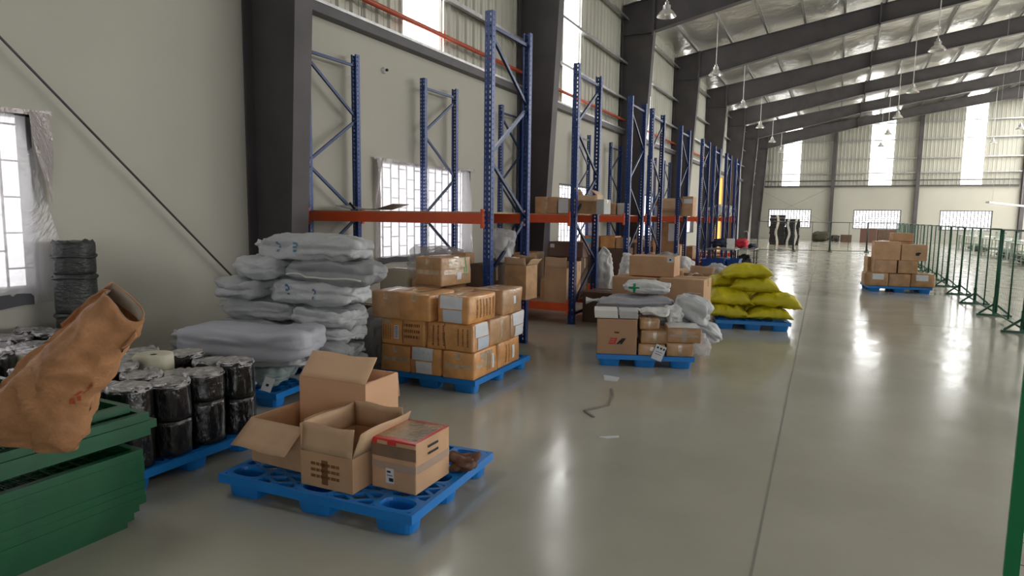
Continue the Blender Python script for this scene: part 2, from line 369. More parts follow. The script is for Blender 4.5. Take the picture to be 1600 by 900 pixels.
# portal frames: tapered columns and rafters
def plate(mb, p, th):      # polygon in XZ, thickness along Y
    mb.prism([(a, -th/2, b) for a, b in p], (0, th, 0))
def frame_mesh():
    mb = MB(); zt = lambda x: roofz(x)-.235
    fl = .26
    # web: column
    plate(mb, [(-6.08, 0), (-5.52, 0), (-5.16, 6.9), (-6.08, 6.9)], .012)
    plate(mb, [(-6.08, 6.9), (-5.16, 6.9), (-5.16, zt(-5.16)), (-6.08, zt(-6.08))], .012)
    # rafter web
    plate(mb, [(-5.16, 6.98), (.9, 8.31), (.9, zt(.9)), (-5.16, zt(-5.16))], .012)
    plate(mb, [(.9, 8.33), (RIDGE, zt(RIDGE)-.68), (RIDGE, zt(RIDGE)), (.9, zt(.9))], .012)
    y = fl/2
    def fb(a, b, th=.02):
        a = Vector((a[0], 0, a[1])); b = Vector((b[0], 0, b[1])); mb.bar(a, b, fl, th, up=(b-a).cross(Vector((0, 1, 0))))
    fb((-6.09, 0), (-6.09, zt(-6.09))); fb((-5.51, 0), (-5.15, 6.95)); fb((-6.09, zt(-6.09)), (RIDGE, zt(RIDGE)))
    fb((-5.15, 6.98), (.9, 8.31)); fb((.9, 8.33), (RIDGE, zt(RIDGE)-.68))
    mb.box(-6.08, -5.2, -y, y, 6.93, 6.95)
    for x in (.9,):
        mb.box(x-.025, x+.025, -y-.01, y+.01, 8.25, zt(x)+.05)
    mb.box(-5.2, -5.14, -y-.01, y+.01, 6.85, zt(-5.16)+.03)
    mb.box(-6.1, -5.45, -.16, .16, 0, .025)
    return mb
f0 = None
for k, y in enumerate(FR):
    if f0 is None: f0 = struct(frame_mesh().build('trim_%d' % (10+k), m_steel)); f0.location.y = y; o = f0
    else: o = f0.copy(); C.objects.link(o); o.location.y = y; o.name = 'trim_%d' % (10+k)
    p = f0.copy(); C.objects.link(p); p.name = 'trim_%d' % (30+k); p.scale.x = -1; p.location = (2*RIDGE, y, 0)
# end wall posts
mb = MB()
for x in (-.5, 5.03, 11.25, 17.5, 24):
    mb.box(x-.12, x+.12, D-.32, D-.3, 0, roofz(x)-.2); mb.box(x-.12, x+.12, D-.05, D-.03, 0, roofz(x)-.2); mb.box(x-.008, x+.008, D-.3, D-.05, 0, roofz(x)-.2)
struct(mb.build('trim_50', m_steel))
mb = MB(); mb.bar((-6, D-.34, roofz(-6)-.45), (RIDGE, D-.34, roofz(RIDGE)-.45), .2, .35, up=(0, 0, 1))
struct(mb.build('trim_51', m_steel))
mb = MB()
mb.tube([(-6, D-.2, 4.0), (-.6, D-.2, 1.2)], .007, 5); mb.tube([(-.6, D-.2, 4.0), (-6, D-.2, 1.2)], .007, 5)
struct(mb.build('trim_52', m_steel))
# brace rod of the near bay and far bays
mb = MB(); mb.tube([(-5.98, -1.35, 7.05), (-5.98, 5.28, .62)], .011, 8); struct(mb.build('trim_53', m_steel))

# windows
def window(idx, axis, a0, a1, z0, z1, pos, frame_m=m_trimdark):
    bw = 1 if axis == 'x' else 2.6
    t = MB()
    def bx(mb, p, q, r0, r1, zz0, zz1):
        if axis == 'x': mb.box(r0, r1, p, q, zz0, zz1)
        else: mb.box(p, q, r0, r1, zz0, zz1)
    s = -1 if axis == 'x' else 1
    r0, r1 = sorted((pos, pos+s*.16))
    e = .035 if axis == 'x' else .06
    for (p, q, c, d) in ((a0, a1, z0, z0+e), (a0, a1, z1-e, z1), (a0, a0+e, z0, z1), (a1-e, a1, z0, z1)): bx(t, p, q, r0, r1, c, d)
    o = struct(t.build('window_%d' % idx, frame_m))
    g = MB(); r0, r1 = sorted((pos+s*.17, pos+s*.18)); bx(g, a0, a1, r0, r1, z0, z1); g.build('pane', m_lit, o)
    g = MB(); r0, r1 = sorted((pos+s*.085, pos+s*.097)); n = max(3, round((a1-a0)/.21)); st = (a1-a0)/n
    for i in range(1, n): bx(g, a0+i*st-.008*bw, a0+i*st+.008*bw, r0, r1, z0, z1)
    for i in range(n):
        z = z0+(.19 if i % 2 else .34)
        while z < z1-.05: bx(g, a0+i*st, a0+(i+1)*st, r0, r1, z-.007*bw, z+.007*bw); z += .30
    g.build('grille', m_grille, o)
    return o
wi = 1
for a, b in lw: window(wi, 'x', a, b, WZ0, WZ1, -W); wi += 1
for a, b in ew: window(wi, 'y', a, b, .9, 2.33, D); wi += 1
struct(MB().box(-W-.16, -W-.13, 37.6, 40.3, 0, 3.9).build('door_1', m_yel))
# milky sheets hung over the two nearest left windows
def sheet(name, label, ya, yb, zt, zb, seed, fold_side):
    t = thing(name, label, 'plastic sheet', (-W+.02, (ya+yb)/2, zb))
    hw = (yb-ya)/2; H = zt-zb
    def fn(u, v):
        y = -hw+2*hw*u; z = H*v
        z += -.05*sin(pi*u)*v if True else 0
        x = .03+.018*sin(u*31+seed)*(.3+v)+.03*nz((u*4, v*3, 0), 1, seed)
        if u < .0: x += 0
        edge = (1-u)**6*.0+u**10*.05*sin(v*4+1)
        return (x+edge, y+(.05*sin(v*5+seed) if u > .97 else 0)*1, z)
    MB().grid(fn, 60, 16).build('sheet', m_curtain, t)
    # brown folded hem on top and at the side
    mb = MB()
    mb.grid(lambda u, v: (.05+.012*sin(u*40), -hw-.06+(2*hw+.1)*u, H-.03-.045*sin(pi*u)+.04*v+.02*nz((u*9, 0, 0), 1, seed)), 50, 1)
    s = fold_side
    mb.grid(lambda u, v: (.06+.03*sin(u*5+v*3), s*(hw-.16*v*(1-u*.75)-.0)+(-.02 if s < 0 else .02), H-.02-.75*u), 14, 4)
    mb.build('hem', m_curtdk, t)
    mb = MB(); mb.grid(lambda u, v: (.045+.01*sin(u*18), -hw*.98+(2*hw*.92)*u, .11*v+.05*nz((u*6, v, 0), 1, seed+2)-.03), 30, 3); mb.build('lower_edge', mat('dark_sheet_edge', (.06, .06, .075), .5) if 'dark_sheet_edge' not in bpy.data.materials else bpy.data.materials['dark_sheet_edge'], t)
sheet('window_sheet', 'milky plastic sheet hung over the barred window at the left edge', .7, 3.27, 2.37, .76, 1, 1)
sheet('window_sheet', 'milky plastic sheet with brown hem over the barred window behind the nearest rack', 7.7, 10.5, 2.38, .82, 4, -1)

# sprinkler pipes along the left wall
for i, k in enumerate(range(1, 6)):
    a, b = FR[k]+.03, FR[k+1]-.03
    t = thing('sprinkler_pipe', ['red pipe high on left wall left of the first steel column', 'red pipe above the nearest barred window between first and second columns', 'red pipe high on left wall between second and third columns', 'red pipe high on left wall between third and fourth columns', 'red pipe high on left wall between fourth and fifth columns'][i], 'pipe', (-W+.14, a, 4.46))
    MB().tube([(0, 0, 0), (0, b-a, 0)], .038, 12).build('pipe', m_pipe, t)
    mb = MB()
    for f in (.25, .75): mb.tube([(0, (b-a)*f, -.26), (0, (b-a)*f, .64)], .007, 6)
    mb.build('hanger_rod', m_galv, t)
    mb = MB(); mb.tube([(0, (b-a)*.55, 0), (0, (b-a)*.55, .09)], .014, 8); mb.tube([(0, (b-a)*.55, .0), (0, (b-a)*.55, -.08)], .014, 8); mb.build('sprinkler_head', m_pipe, t)
t = thing('wall_sensor', 'small round grey fixture on white wall above the nearest window', 'sensor', (-W, 7.96, 3.645))
mb = MB(); mb.lathe([(.0, .05), (.03, .05), (.045, .03), (.05, 0)], 16); o = mb.build('base', m_white, t); o.rotation_euler = (0, pi/2, 0)
o = MB().lathe([(0, .085), (.018, .08), (.022, .05)], 12).build('head', m_black, t); o.rotation_euler = (0, pi/2, 0)

# pendant high-bay lamps
def lamp0():
    t = thing('pendant_lamp', '', 'lamp', (0, 0, 0))
    z = 0
    prof = [(.235, 0), (.228, .012), (.20, .05), (.155, .11), (.11, .145), (.095, .155), (.095, .24), (.085, .255), (.05, .27), (.0, .272)]
    MB().lathe(prof, 28).build('lamp_shade', m_lamp, t)
    o = MB().lathe([(0, .03), (.05, .035), (.07, .08), (.05, .14), (0, .15)], 16).build('bulb', m_white, t)
    MB().lathe([(.05, .27), (.05, .33), (.025, .35), (0, .35)], 12).build('socket_housing', m_lamp, t)
    return t
lab = {-3.95: 'left row', 2.3: 'middle row', 8.5: 'right row'}
ordn = ['nearest', 'second', 'third', 'fourth', 'fifth', 'sixth']
L0 = None
for x, ks in ((-3.95, range(3, 9)), (2.3, range(4, 9)), (8.5, range(7, 9))):
    for n, k in enumerate(ks):
        y = FR[k]+BAY/2; loc = (x, y, 6.35+(.15 if x > 0 else -.03))
        lb = '%s silver bell pendant lamp in the %s under the foil roof' % (ordn[n], lab[x])
        if L0 is None: L0 = lamp0(); L0.location = loc; L0['label'] = lb; t = L0; t['group'] = 'high bay pendant lamps'
        else: t = dup(L0, loc, 0, lb, 'high bay pendant lamps')
        for c in list(t.children):
            if c.name.startswith('rod'): bpy.data.objects.remove(c)
        MB().tube([(0, 0, .35), (0, 0, roofz(x)-loc[2]-.05)], .012, 6).build('rod', m_white, t)

# ================================================================== CARTONS
def boxfn(L, Wd, H, r, bulge, seed, nse):
    hx, hy, hz = L/2, Wd/2, H/2
    def f(u, v, w, off=0):      # u,v,w in -1..1 on the cube surface -> point
        P = Vector((u*hx, v*hy, w*hz))
        q = Vector((max(-hx+r, min(hx-r, P.x)), max(-hy+r, min(hy-r, P.y)), max(-hz+r, min(hz-r, P.z))))
        d = P-q
        nrm = d.normalized() if d.length > 1e-6 else Vector((0, 0, 0))
        P = q+nrm*min(d.length, r)
        a = abs(u); b = abs(v); c = abs(w)
        B = Vector((0, 0, 0))
        if a >= .999: B.x = math.copysign(bulge*(1-v*v)*(1-w*w), u)
        if b >= .999: B.y = math.copysign(bulge*(1-u*u)*(1-w*w), v)
        if c >= .999 and w > 0: B.z = bulge*.5*(1-u*u)*(1-v*v)
        n1 = nz(P, 5, seed)*nse
        out = nrm if nrm.length > 0 else Vector((0, 0, 0))
        P = P+B+Vector((P.x/hx, P.y/hy, P.z/hz if P.z > -hz*.9 else 0))*n1
        n = Vector((math.copysign(1, u) if a >= .999 else 0, math.copysign(1, v) if b >= .999 else 0, math.copysign(1, w) if c >= .999 else 0))
        if n.length > 0: P = P+n.normalized()*off
        return P+Vector((0, 0, hz))
    return f
FACE = {'front': lambda a, b: (a, -1, b), 'back': lambda a, b: (-a, 1, b), 'right': lambda a, b: (1, a, b), 'left': lambda a, b: (-1, -a, b), 'top': lambda a, b: (a, b, 1), 'bottom': lambda a, b: (a, -b, -1)}
def patch(f, face, a0, a1, b0, b1, off, nu=6, nv=6):
    mb = MB(); g = FACE[face]
    mb.grid(lambda s, t: f(*g(a0+(a1-a0)*s, b0+(b1-b0)*t), off), nu, nv); return mb
def addpatch(mb, f, face, a0, a1, b0, b1, off, nu=5, nv=4):
    g = FACE[face]; mb.grid(lambda s, t: f(*g(a0+(a1-a0)*s, b0+(b1-b0)*t), off), nu, nv)
def ts(n):
    return [-1, -.97, -.9]+[-.9+1.8*i/n for i in range(1, n)]+[.9, .97, 1]
SEED = [0]
def carton(label, loc, rz, L, Wd, H, m=None, bulge=.004, r=.006, nse=.0015, tape=('top',), labels=(), prints=(), group=None, mtape=None, tilt=0, name='cardboard_box'):
    """loc = centre of the base; L along local x, Wd along local y"""
    SEED[0] += 1; m = m or m_card
    t = thing(name, label, 'box', loc, rz, group)
    f = boxfn(L, Wd, H, r, bulge, SEED[0], nse)
    mb = MB(); T = ts(5)
    for face, g in FACE.items():
        n = len(mb.v); k = len(T)
        for a in T:
            for b in T: mb.v.append(tuple(f(*g(a, b))))
        for i in range(k-1):
            for j in range(k-1):
                mb.f.append((n+i*k+j, n+(i+1)*k+j, n+(i+1)*k+j+1, n+i*k+j+1)); mb.sm.append(True)
    o = mb.build('box_body', m, t, weld=True)
    es = o.modifiers.new('edges', 'EDGE_SPLIT'); es.split_angle = R(35)
    # seam between the lid flaps
    mb = MB(); addpatch(mb, f, 'top', -.99, .99, -.012, .012, .0008, 8, 1)
    mb.build('lid_seam', m_carddk, t)
    if tape:
        mb = MB(); tw = min(.05/Wd, .3)
        if 'top' in tape:
            addpatch(mb, f, 'top', -1, 1, -tw, tw, .0015, 10, 2)
            for fc in ('left', 'right'): addpatch(mb, f, fc, -tw, tw, .45, 1, .0015, 3, 3)
        if 'cross' in tape:
            for fc in ('front', 'back'): addpatch(mb, f, fc, -.13, .13, -1, 1, .0018, 3, 6)
            addpatch(mb, f, 'top', -.13, .13, -1, 1, .0022, 3, 8)
        if 'end' in tape:
            for fc in ('front', 'back'): addpatch(mb, f, fc, -.55, .5, .25, .85, .0018, 5, 4); addpatch(mb, f, fc, -.18, .18, -.3, 1, .0024, 3, 5)
        if 'band' in tape:
            for fc in ('front', 'back', 'left', 'right'): addpatch(mb, f, fc, -1, 1, -.2, .12, .0018, 8, 2)
        mb.build('tape', mtape or m_tape, t)
    for (fc, a0, a1, b0, b1, mm, nm) in labels:
        patch(f, fc, a0, a1, b0, b1, .003).build(nm, mm, t)
    if prints:
        for nm, mm, lst in prints:
            mb = MB()
            for (fc, a0, a1, b0, b1) in lst: addpatch(mb, f, fc, a0, a1, b0, b1, .0038, 3, 2)
            mb.build(nm, mm, t)
    if tilt: t.rotation_euler[0] = tilt
    return t
def textlines(fc, a0, a1, b0, b1, n, rng, vert=False):
    """rows of small print strokes"""
    out = []
    for i in range(n):
        if vert:
            a = a0+(a1-a0)*(i+.5)/n; w_ = (a1-a0)/n*.32; b = b0
            while b < b1-.02:
                h = rng.uniform(.03, .11); out.append((fc, a-w_/2, a+w_/2, b, min(b+h, b1))); b += h+rng.uniform(.02, .05)
        else:
            b = b0+(b1-b0)*(i+.5)/n; h = (b1-b0)/n*.5; a = a0
            while a < a1-.02:
                w_ = rng.uniform(.03, .1); out.append((fc, a, min(a+w_, a1), b-h/2, b+h/2)); a += w_+rng.uniform(.02, .04)
    return out
rg = random.Random(3)

def open_box(label, loc, rz, L, Wd, H, flaps, m=None, bottom=True, group=None, prints=None, mi=None):
    """flaps: dict side -> (angle outwards from vertical in degrees, length, m) ; side front(-y), back, left, right"""
    t = thing('open_cardboard_box', label, 'box', loc, rz, group); m = m or m_card; th = .005
    hx, hy = L/2, Wd/2
    mb = MB()
    mb.box(-hx, hx, -hy, -hy+th, 0, H); mb.box(-hx, hx, hy-th, hy, 0, H); mb.box(-hx, -hx+th, -hy+th, hy-th, 0, H); mb.box(hx-th, hx, -hy+th, hy-th, 0, H)
    mb.box(-hx+th, hx-th, -hy+th, hy-th, 0, th)
    mb.build('box_body', m, t)
    for side, (ang, ln) in flaps.items():
        a = R(ang); n = 6
        if side in ('front', 'back'):
            s = -1 if side == 'front' else 1
            def fn(u, v, s=s, a=a, ln=ln, o=0): return Vector((-hx+.003+(L-.006)*u, s*(hy-th/2+sin(a)*ln*v)+s*o*cos(a), H+.001+cos(a)*ln*v-o*sin(a)+.006*sin(u*7)*v))
        else:
            s = -1 if side == 'left' else 1
            def fn(u, v, s=s, a=a, ln=ln, o=0): return Vector((s*(hx-th/2+sin(a)*ln*v)+s*o*cos(a), -hy+.003+(Wd-.006)*u, H+.001+cos(a)*ln*v-o*sin(a)+.006*sin(u*6)*v))
        MB().grid(fn, 8, 4).build('flap', mi or m_cardin, t, solid=.005)
    if prints:
        mb = MB()
        for (x0, x1, z0, z1) in prints[1]: mb.box(x0, x1, -hy-.0012, -hy, z0, z1)
        mb.build(prints[0], m_brownink, t)
    return t

# ================================================================== SACKS
def sack(name, label, loc, rz, L, Wd, H, m, n=4.2, wr=.024, seed=None, ties=(), group=None, cat='sack', tm=None, rx=0, ry=0, pinch=0, marks=None, res=22, seam=None):
    SEED[0] += 1; sd = seed or SEED[0]
    t = thing(name, label, cat, loc, rz, group)
    if rx or ry: t.rotation_euler = (rx, ry, rz)
    hx, hy, hz = L/2, Wd/2, H/2
    def warp(p, off=0):
        x, y, z = p
        k = 1-pinch*abs(x)**4
        ax = abs(x)
        # long draping wrinkles and slumping
        P = Vector((x*hx, y*hy*k, z*hz*k))
        sc = 1+off
        w1 = nz((x*1.2, y*2, z*2), 1.0, sd)*wr*1.6
        w2 = abs(nz((P.x*3, P.y*9, P.z*9), 1.3, sd+5))*wr*1.8
        w3 = abs(nz((P.x*14, P.y*5, P.z*6), 1.1, sd+9))*wr*(.4+1.4*ax**3)
        N = Vector((x/hx, y/hy, z/hz)); N.normalize()
        P = P+N*(w1-w2-w3+off)
        P.z += .10*H*nz((x*1.3, 0, 0), 1.2, sd+2)
        if P.z < -hz: P.z = -hz+(P.z+hz)*.15
        return P+Vector((0, 0, hz))
    def se(p):
        s_ = (abs(p[0])**n+abs(p[1])**n+abs(p[2])**n)**(1/n); return (p[0]/s_, p[1]/s_, p[2]/s_)
    mb = MB()
    for face, g in FACE.items():
        mb.grid(lambda s, tt, g=g: warp(se(g(-1+2*s, -1+2*tt))), res, res)
    b = mb.build('bag_body', m, t, weld=True)
    for o2 in ties:
        s = o2; mb = MB()
        prof = [(0, .030), (.05, .018), (.075, .02), (.12, .038), (.15, .05)]
        nn = len(mb.v); seg = 14
        for i, (d, r_) in enumerate(prof):
            for j in range(seg):
                a = 2*pi*j/seg; rr = r_*(1+.35*sin(a*4+sd)*(i/4)); mb.v.append((s*(hx-.025+d), rr*cos(a)*.8+.01*sin(i+sd), hz+.02*sin(sd)+rr*sin(a)*.7-.05*d))
        for i in range(len(prof)-1):
            for j in range(seg): mb.f.append((nn+i*seg+j, nn+i*seg+(j+1) % seg, nn+(i+1)*seg+(j+1) % seg, nn+(i+1)*seg+j)); mb.sm.append(True)
        mb.build('tied_end', tm or m_sackwh, t)
    if marks:
        for nm, mm, lst in marks:
            mb = MB()
            for (a0, a1, b0, b1) in lst:
                def fn(s, tt, a0=a0, a1=a1, b0=b0, b1=b1):
                    x = a0+(a1-a0)*s; z = b0+(b1-b0)*tt
                    y = -max(.0, 1-abs(x)**n-abs(z)**n)**(1/n); return warp((x, y, z), .005)
                mb.grid(fn, 6, 6)
            mb.build(nm, mm, t)
    if seam:
        pts = [warp(se((-1+2*i/20, -1, -.35+.12*sin(i*.5)))) for i in range(21)]
        MB().tube([p+Vector((0, -.004, 0)) for p in pts], .008, 6).build('seam_hem', m_strip, t)
    return t
def pillow(label, loc, rz, L, Wd, H, m, group, rx=0, ry=0):
    SEED[0] += 1; sd = SEED[0]
    t = thing('woven_sack', label, 'sack', loc, rz, group); t.rotation_euler = (rx, ry, rz)
    def fn(u, v, s):
        x = -1+2*u; y = -1+2*v
        h = max(0, 1-abs(x)**3.2)**.55*max(0, 1-abs(y)**3.0)**.55
        zz = (.62 if s > 0 else .38)*H*h
        kx = 1-.06*(1-abs(y))*0-.07*(1-y*y)*(abs(x)**2)*0
        px = x*L/2*(1-.05*(1-abs(y)**2)*0-.05*abs(y)**2*0)
        pinx = 1-.10*(1-y*y)*0; 
        X = x*L/2*(1-.06*(1-abs(y)**3)) ; Yy = y*Wd/2*(1-.10*(1-abs(x)**3))
        wk = (abs(nz((X*7, Yy*7, s), 1, sd))*.045+abs(nz((X*16, Yy*10, s), 1, sd))*.03)*min(1, h*2.2)*s
        z = .38*H+s*zz-wk+.02*nz((X*3, Yy*3, 0), 1, sd)
        z -= .25*H*(abs(x)**6)*.6
        return (X, Yy, max(z, 0.0))
    mb = MB(); mb.grid(lambda u, v: fn(u, v, 1), 30, 24); mb.grid(lambda u, v: fn(u, 1-v, -1), 30, 24)
    mb.build('sack_body', m, t, weld=True)
    mb = MB(); mb.grid(lambda u, v: Vector(fn(0, u, 1))+Vector((-.012*v*1.5, 0, .004*sin(u*20))), 20, 1); mb.build('stitched_end', m, t)
    return t

# ================================================================== PALLETS
def make_pallet(L, Wd, H=.125):
    t = thing('plastic_pallet', '', 'pallet', (0, 0, 0))
    hx, hy = L/2, Wd/2; lx, ly = .225, .145; mb = MB()
    th = .022; zt = H
    cx = [-hx+.022+lx/2, 0, hx-.022-lx/2]; cyl = [-hy+.02+ly/2, 0, hy-.02-ly/2]
    # rim with skirt
    mb.box(-hx, hx, -hy, -hy+.022, zt-th, zt); mb.box(-hx, hx, hy-.022, hy, zt-th, zt)
    mb.box(-hx, -hx+.026, -hy+.022, hy-.022, zt-th, zt); mb.box(hx-.026, hx, -hy+.022, hy-.022, zt-th, zt)
    s = .006; zs = zt-.048
    mb.box(-hx, hx, -hy, -hy+s, zs, zt-th); mb.box(-hx, hx, hy-s, hy, zs, zt-th); mb.box(-hx, -hx+s, -hy+s, hy-s, zs, zt-th); mb.box(hx-s, hx, -hy+s, hy-s, zs, zt-th)
    gx = [-hx+.026, cx[0]+lx/2, cx[1]-lx/2, cx[1]+lx/2, cx[2]-lx/2, hx-.026]
    gy = [-hy+.022, cyl[0]+ly/2, cyl[1]-ly/2, cyl[1]+ly/2, cyl[2]-ly/2, hy-.022]
    for x in gx[1:-1]: mb.box(x-.009, x+.009, -hy+.022, hy-.022, zt-.03, zt-.0005)
    for y in gy[1:-1]: mb.box(-hx+.026, hx-.026, y-.009, y+.009, zt-.03, zt-.001)
    # lattice
    for i in range(5):
        for j in range(5):
            if i % 2 == 0 and j % 2 == 0: continue
            x0, x1, y0, y1 = gx[i], gx[i+1], gy[j], gy[j+1]
            for sg in (1, -1):
                c = -3.0
                while c < 3.0:
                    # line y = sg*x*0.62 + c clipped to cell
                    pts = []
                    k = .62*sg
                    xa, xb = x0, x1; ya, yb = k*xa+c, k*xb+c
                    if (ya > yb): xa, xb, ya, yb = xb, xa, yb, ya
                    if yb > y0 and ya < y1:
                        if ya < y0: xa = (y0-c)/k; ya = y0
                        if yb > y1: xb = (y1-c)/k; yb = y1
                        if math.hypot(xb-xa, yb-ya) > .015: mb.bar((xa, ya, zt-.012), (xb, yb, zt-.012), .02, .02 if sg > 0 else .018)
                    c += .105
    mb.build('deck', m_pallet, t)
    # legs: hollow tapered cups
    def cup():
        m2 = MB(); seg = 28
        def ring(sx, sy, z, e=4):
            n = len(m2.v)
            for q in range(seg):
                a = 2*pi*q/seg; ca, sa = cos(a), sin(a); k = (abs(ca)**e+abs(sa)**e)**(-1/e)
                m2.v.append((sx*ca*k, sy*sa*k, z))
            return n
        rs = [ring(lx/2+.006, ly/2+.006, zt+.0005), ring(lx/2+.004, ly/2+.004, zt-.03), ring(lx/2-.012, ly/2-.01, .004), ring(lx/2-.02, ly/2-.016, 0)]
        rs2 = [ring(lx/2-.036, ly/2-.030, .03, 3), ring(lx/2-.024, ly/2-.02, zt-.015, 3), ring(lx/2-.02, ly/2-.015, zt+.0005, 3)]
        allr = rs
        for a, b in zip(allr, allr[1:]):
            for q in range(seg): m2.f.append((a+(q+1) % seg, a+q, b+q, b+(q+1) % seg)); m2.sm.append(False)
        m2.f.append(tuple(rs[-1]+q for q in reversed(range(seg)))); m2.sm.append(False)
        for a, b in zip(rs2, rs2[1:]):
            for q in range(seg): m2.f.append((a+(q+1) % seg, a+q, b+q, b+(q+1) % seg)); m2.sm.append(False)
        m2.f.append(tuple(rs2[0]+q for q in range(seg))); m2.sm.append(False)
        a, b = rs2[-1], rs[0]
        for q in range(seg): m2.f.append((a+q, a+(q+1) % seg, b+(q+1) % seg, b+q)); m2.sm.append(False)
        return m2
    first = None
    for x in cx:
        for y in cyl:
            if first is None: first = cup().build('leg', m_pallet, t, weld=False); o = first
            else: o = first.copy(); C.objects.link(o); o.parent = t
            o.location = (x, y, 0)
    return t
PAL = make_pallet(1.23, .93)
def corner_loc(cx, cy, ang, ex, ey):   # corner point + local half extents
    return (cx+cos(ang)*ex-sin(ang)*ey, cy+sin(ang)*ex+cos(ang)*ey, 0)
# near pallet: front right corner at (-1.723, 2.434)
PA = .062
PAL.location = corner_loc(-1.723, 2.434, PA, -.615, .465); PAL.rotation_euler = (0, 0, PA)
PAL['label'] = 'bright blue plastic pallet in the foreground carrying the open cartons'
PAL['group'] = 'blue plastic pallets'
PAL2 = make_pallet(1.0, 1.2)
P2A = .03
PAL2.location = (-3.23, 5.36, 0); PAL2.rotation_euler = (0, 0, P2A)
PAL2['label'] = 'blue pallet under the stack of brown taped cartons'; PAL2['group'] = 'blue plastic pallets'
dup(PAL2, corner_loc(-3.86, 3.66, R(8), -.52, .6), R(8), 'blue pallet under the pile of grey sacks by the column', 'blue plastic pallets')
P4A = R(19.1)
def p4(u, v, z=0): return (-2.167+cos(P4A)*u-sin(P4A)*v, 6.371+sin(P4A)*u+cos(P4A)*v, z)
dup(PAL2, p4(.5, .6), P4A, 'blue pallet under the small cartons and the sack with green cross', 'blue plastic pallets')
P5A = R(13)
def p5(u, v, z=0): return (-1.476+cos(P5A)*u-sin(P5A)*v, 9.422+sin(P5A)*u+cos(P5A)*v, z)
dup(PAL2, p5(.52, .6), P5A, 'blue pallet under the yellow sacks', 'blue plastic pallets')
P6A = R(8)
def p6(u, v, z=0): return (.706+cos(P6A)*u-sin(P6A)*v, 16.16+sin(P6A)*u+cos(P6A)*v, z)
dup(PAL, p6(.6, .5), P6A, 'blue pallet in mid floor far right under a small stack of cartons', 'blue plastic pallets')
dup(PAL, (-3.95, 2.56, 0), 0, 'blue pallet under the black film-wrapped rolls', 'blue plastic pallets')
dup(PAL, (-5.35, 2.56, 0), 0, 'blue pallet beneath the rolls nearest the left wall', 'blue plastic pallets')

# ---- foreground pallet load
ZP = .126
open_box('open carton with raised flaps, middle of the foreground pallet', (-2.30, 2.71, ZP), .04, .335, .46, .185,
         {'front': (-8, .145), 'right': (22, .15), 'left': (2, .14), 'back': (0, .145)}, m=m_card,
         prints=('brown_print', [(x, x+w_, z, z+.016) for z in (.118, .085, .052) for x, w_ in ((-.10, .03), (-.065, .022), (-.038, .03), (-.002, .026), (.03, .03), (.064, .02))]+[(-.03, .01, .02, .15)]))
open_box('open carton with a long flap folded out, leftmost on the foreground pallet', (-2.735, 2.78, ZP), .0, .41, .40, .255,
         {'front': (128, .19), 'right': (-4, .05), 'left': (165, .12), 'back': (-5, .045)}, m=m_card)
t = open_box('large plain carton with one flap propped up, at the back of foreground pallet', (-2.66, 3.10, ZP), .05, .49, .34, .43,
             {'front': (-42, .18), 'back': (172, .165), 'left': (-110, .14), 'right': (-110, .14)}, m=mat('fresh_cardboard', (.72, .42, .25), .8, noise_amt=.06, scale=3), mi=mat('fresh_cardboard_flap', (.74, .48, .30), .8, noise_amt=.06, scale=3))
cc = carton('sealed carton with red tape around shiny wrapped lid, right on foreground pallet', (-1.975, 2.79, ZP), .02, .275, .33, .27, m=m_card, bulge=.003, nse=.001, tape=('band',), mtape=m_clear,
       labels=[('front', -.33, .05, -.72, -.12, m_label, 'shipping_label'), ('top', -.86, .86, -.86, .86, mat('shiny_wrap_over_lid', (.50, .36, .22), .12, .25, noise_amt=.4, scale=20, bump=1, bscale=40, coat=1), 'plastic_wrap'),
               ('front', -1, 1, .3, .78, mat('brown_tape', (.24, .15, .10), .25, coat=.5, noise_amt=.2), 'brown_tape')],
       prints=[('label_print', m_ink, [('front', -.18, .02, -.64, -.5), ('front', -.27, -.1, -.3, -.22), ('front', -.27, -.02, -.42, -.39)]),
               ('hand_hole', m_ink, [('right', -.35, .25, .62, .72), ('right', -.35, .25, .35, .45)]),
               ('red_tape', m_redtape, [('top', -1, 1, -1, -.8), ('top', -1, 1, .82, 1), ('top', -1, -.84, -1, 1), ('top', .86, 1, -1, 1), ('front', -1, -.72, .78, 1), ('front', -.25, .15, .8, 1), ('front', -1, 1, .93, 1)])])
sack('crumpled_paper', 'crumpled brown wrapping scrap behind the red-taped carton', (-1.80, 3.04, ZP), .5, .16, .12, .10, mat('dark_brown_paper', (.16, .07, .04), .6, noise_amt=.4, scale=12), wr=.03, res=12, cat='scrap')

# ---- stack of taped cartons (P2)
def p2(u, v, z=0): return (-2.725+cos(P2A)*u-sin(P2A)*v, 4.76+sin(P2A)*u+cos(P2A)*v, z)
CL, CW, CH = .465, .315, .245
G2 = 'taped cartons stacked on pallet'
def c2(label, u, v, z, rz, m=m_cardor, **k):
    return carton(label, p2(u+rg.uniform(-.006, .006), v, z), P2A+rz+rg.uniform(-.02, .02), k.pop('L', CL), k.pop('Wd', CW), k.pop('H', CH-.002), m=m, bulge=k.pop('bulge', .012), r=.018, nse=.011, group=G2, **k)
HP = pi/2
lab_ends = lambda fc: [(fc, -.8, .62, .05, .98, m_label, 'shipping_label'), (fc, -.62, .6, -.95, -.03, mat('pale_grey_label', (.55, .58, .62), .4), 'packing_slip')]
